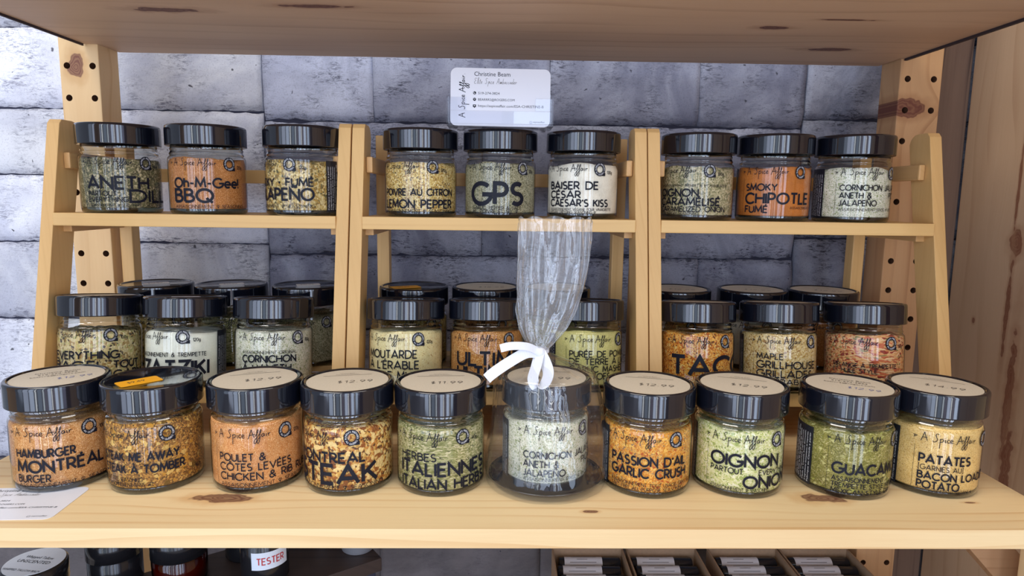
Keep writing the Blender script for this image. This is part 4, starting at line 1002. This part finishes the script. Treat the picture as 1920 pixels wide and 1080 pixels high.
for nm, a in (('holder_base', (-.0475, .0475, -.012, .026, 0, .0016)), ('holder_back', (-.0460, .0460, .0010, .0028, .0016, .0300)), ('holder_front', (-.0460, .0460, -.0118, -.0104, .0016, .0130)),
              ('holder_side', (-.0474, -.0460, -.0110, .0028, .0016, .0255)), ('holder_side', (.0460, .0474, -.0110, .0028, .0016, .0255)), ('holder_lip', (-.0460, -.0300, -.0118, -.0104, .013, .0245)), ('holder_lip', (.0310, .0460, -.0118, -.0104, .013, .0240))):
    box(nm, *a, m_acrylic, hold, .0004)

# ---------------------------------------------------------------- what shows under the lower board
m_amber = glass('amber_glass', (.30, .10, .03), 1.5); m_black_jar = plain('black_jar', (.012, .012, .014), .15)
m_tin = plain('brushed_tin', (.72, .73, .78), .38, .7); m_blue_leg = plain('dark_blue_leg', lin(36, 42, 62), .5)
m_wlabel = plain('white_lid_label', (.70, .76, .84), .5); m_peach = plain('cream_lid_label', lin(206, 182, 160), .5); m_red = plain('red_ink', lin(186, 62, 66), .5)
m_balm = plain('orange_balm', lin(176, 96, 52), .5); m_charc = plain('charcoal_label', lin(96, 88, 86), .6)
ZB = -.3620
bd = Vector((-.114 + .1685, .6225 - .585, 0)).normalized()       # direction along the small platform
bo = Vector((-.1140, .6200, 0)); nrm = Vector((-bd.y, bd.x, 0))
plat = thing('riser_platform', 'dark stained wooden riser with navy legs under the lower board, left', 'riser', (bo.x, bo.y, ZLO))
def onb(s, d, z): q = bo - bd * s + nrm * d; return Vector((q.x, q.y, z))
def obox(name, s0, s1, d0, d1, z0, z1, mat, parent, base, bev=.001):
    bm = bmesh.new(); vs = []
    for s in (s0, s1):
        for d in (d0, d1):
            for z in (z0, z1): vs.append(bm.verts.new(onb(s, d, z) - base))
    for f in ((0, 1, 3, 2), (4, 6, 7, 5), (0, 4, 5, 1), (2, 3, 7, 6), (0, 2, 6, 4), (1, 5, 7, 3)): bm.faces.new([vs[i] for i in f])
    return bm_obj(name, bm, mat, parent, bev)
pb = Vector((bo.x, bo.y, ZLO))
obox('platform_top', 0, .30, 0, .105, ZB - .014, ZB, m_dark_wood, plat, pb)
for s in (.004, .27):
    for d in (.006, .082): obox('leg', s, s + .022, d, d + .018, ZLO, ZB - .014, m_blue_leg, plat, pb)
def pot(x, y, z, r, h, lid_h, body, label, lid_label=None, name='cream_jar', texts=(), fill=None, rotz=-8):
    t = thing(name, label, 'jar', (x, y, z), 0, 'cosmetic jars under the lower board')
    v, f = lathe([(0, 0), (r * .92, 0), (r * .97, .002), (r * .97, h - lid_h - .002), (r * .90, h - lid_h)], 48); mk('jar_body', v, f, body, t, True)
    if fill:
        v, f = lathe([(0, .002), (r * .9, .002), (r * .9, h - lid_h - .006), (0, h - lid_h - .005)], 40); mk('balm', v, f, fill, t, True)
    v, f = lathe([(r * .9, h - lid_h), (r, h - lid_h), (r, h - .0015), (r - .0015, h), (0, h)], 56); ld = mk('lid', v, f, m_black_jar, t, True)
    if lid_label:
        v, f = lathe([(0, h + .0003), (r * .93, h + .0003), (r * .93, h)], 48); mk('lid_label', v, f, lid_label, ld)
        a = rad(rotz); fn = lambda u, w: (u * cos(a) - w * sin(a), u * sin(a) + w * cos(a), h + .0005)
        for tx, vv, sz, w in texts: small_text(tx, ld, fn, 0, vv, sz, m_ink, centre=True, W=w)
    return t
def hit(px, py, zc):
    q = (RIGHT * ((px - 960) / 1226.) + UP * ((540 - py) / 1226.) + FWD) * zc; return q
def pot_at(s, d): q = onb(s, d, 0); return q.x, q.y
HL = -.3157
pot(-.3960, .5340, ZB - .0005, .0245, ZB * -1 + HL + .0005, .018, m_black_jar, 'low black jar with a round white lid label reading UNSCENTED, far left under the board', m_wlabel,
    texts=(('Whipped Tallow', .0045, .0052, .026), ('UNSCENTED', -.0025, .0060, .030), ('WHIPPED TALLOW BALM', -.0150, .0040, .034)))
pot(-.3560, .5810, ZB, .0235, .0462, .018, m_black_jar, 'black jar right behind the UNSCENTED one, peach lid label barely showing', m_peach)
pot(-.2985, .5860, ZB, .0250, .0465, .020, m_amber, 'amber jar with cream lid label and black cap, third from left under the board', m_peach, fill=m_balm, texts=(('WHIPPED TALLOW', -.0170, .0042, .030),))
pot(-.2520, .6300, ZB, .0215, .0465, .018, m_black_jar, 'plain dark jar between the amber jar and the TESTER jar')
tj = pot(-.2200, .5900, ZB, .0225, .0600, .020, m_black_jar, 'dark jar wearing a small white sticker with red TESTER lettering')
q = Ink(); q.quad(-.0175, .0175, .0175, .0345, .002); aT = math.atan2(-.59, .22) + rad(14)
def bt(r): return lambda u, v: (r * cos(aT + u / .0218), r * sin(aT + u / .0218), v)
st = q.build('tester_sticker', m_wlabel, tj, bt(.0222)); q = Ink(); q.text('TESTER', -.0125, .0228, .0062, .17, .025); q.build('tester_lettering', m_red, st, bt(.0224))
for x, y, r, lb in ((-.1830, .6520, .0130, 'small silver tin on the dark riser, nearer the TESTER jar'), (-.1420, .6400, .0165, 'silver screw-top tin at the right end of the dark riser')):
    v, f = lathe([(0, 0), (r - .001, 0), (r, .001), (r, .008), (r + .0012, .0085), (r + .0012, .0105), (r, .011), (r + .0012, .0115), (r + .0012, .0185), (r, .020), (0, .020)], 48)
    o = thing('tin', lb, 'tin', (x, y, ZB), 0, 'silver tins on the dark riser'); mk('tin_body', v[:48 * 5 + 1], [g for g in f if max(g) <= 48 * 5], m_tin, o, True)
    v2, f2 = lathe([(r, .0100), (r + .0012, .0105), (r + .0012, .0185), (r, .020), (0, .020)], 48); mk('tin_lid', v2, f2, m_tin, o, True)
# kraft boxes with rows of lip balm tubes
def kraft_board(name, c1, c2):
    N = NT(name); g = N.n('ShaderNodeNewGeometry'); f = N.noise(g.outputs['Position'], 300, 3)
    N.l(N.mix(f, c1, c2), N.b.inputs['Base Color']); N.b.inputs['Roughness'].default_value = .8; return N.m
m_kbox = kraft_board('kraft_card', lin(150, 122, 96), lin(172, 142, 112))
m_paper = plain('paper_label', (.62, .60, .62), .55); m_tube = plain('black_tube', (.012, .013, .018), .2)
m_redp = plain('dusty_red_print', lin(150, 70, 64), .6)
bx = [(.0660, .1480), (.1515, .2330), (.2460, .3275), (.3295, .4110)]
pos_w = ['left end', 'second from left', 'third from left', 'right end']
for i, (x0, x1) in enumerate(bx):
    t = thing('display_box', 'open kraft card box of black tubes under the board, ' + ['leftmost of four', 'second of four from the left', 'third of four from the left', 'rightmost of four'][i], 'box', ((x0 + x1) / 2, .66, ZLO), 0, 'kraft boxes of balm tubes')
    o_ = ((x0 + x1) / 2, .66, ZLO); y0, y1, z1, w = .585, .706, -.4000, .0016
    box('box_base', x0, x1, y0, y1, ZLO, ZLO + w, m_kbox, t, 0, o_)
    box('box_insert', x0 + w, x1 - w, y0 + w, y1 - w, ZLO + w, -.4205, m_kbox, t, 0, o_)
    box('box_back', x0, x1, y1 - w, y1, ZLO + w, z1, m_kbox, t, 0, o_); box('box_front', x0, x1, y0, y0 + w, ZLO + w, z1 - .018, m_kbox, t, 0, o_)
    box('box_side', x0, x0 + w, y0 + w, y1 - w, ZLO + w, z1, m_kbox, t, 0, o_); box('box_side', x1 - w, x1, y0 + w, y1 - w, ZLO + w, z1, m_kbox, t, 0, o_)
    for k in range(4):
        ln = x1 - x0 - .012; r = .0078; yy = y1 - .0125 - k * .0178; zz = -.4125
        sk = [(.001, .06), (-.002, -.02), (.0, -.04), (.001, .05)][(i + k) % 4]
        order = ['rearmost', 'second from the back', 'third from the back', 'nearest'][k]
        tb = thing('balm_tube', f'black tube with white wrap label, {order} in the ' + ['leftmost', 'second', 'third', 'rightmost'][i] + ' kraft box', 'tube', ((x0 + x1) / 2 + sk[0], yy, zz), rad(0), 'balm tubes in kraft boxes')
        v, f = lathe([(0, -ln / 2), (r - .001, -ln / 2), (r, -ln / 2 + .001), (r, ln / 2 - .001), (r - .001, ln / 2), (0, ln / 2)], 28)
        b_ = mk('tube_body', [(z_, x_, y_) for x_, y_, z_ in v], f, m_tube, tb, True)
        l0, l1 = -ln / 2 + .006 + .003 * sk[1], ln / 2 - .021
        q = Ink(); q.quad(-r * 1.45, l0, r * 1.45, l1, .0012)
        rr = r + .0003; wf = lambda R2: (lambda u, v_: (v_, -R2 * sin(u / r), R2 * cos(u / r)))
        lab = q.build('tube_label', m_paper, tb, wf(rr))
        ti = Ink()
        def tt(u, v_, ww, mat=None): ti.stroke([(u, v_), (u, v_ + ww)], .00028)
        for a_, (s0, wd) in enumerate(((.012, .016), (.005, .034), (.008, .028), (.014, .012), (.006, .030))): tt(-.008 + a_ * .0035, l0 + s0, min(wd, l1 - l0 - s0 - .003))
        ti.build('tube_print', m_charc, lab, wf(rr + .0002))
    # second layer beneath, seen only as dark ends
tag(box('filler_card', .045, .0640, .640, .648, ZLO, -.412, plain('rust_card', lin(120, 82, 66), .8), None, .0005), 'narrow rust-brown card standing beside the leftmost kraft box', 'card')
t = thing('dark_bottle', 'slim black bottle at the far left edge behind the UNSCENTED jar', 'bottle', (-.5150, .6500, -.58))
v, f = lathe([(0, 0), (.015, 0), (.016, .002), (.016, .12), (.010, .13), (.010, .138), (.0115, .139), (.0115, .16), (0, .161)], 32); mk('bottle_body', v, f, m_black_jar, t, True)
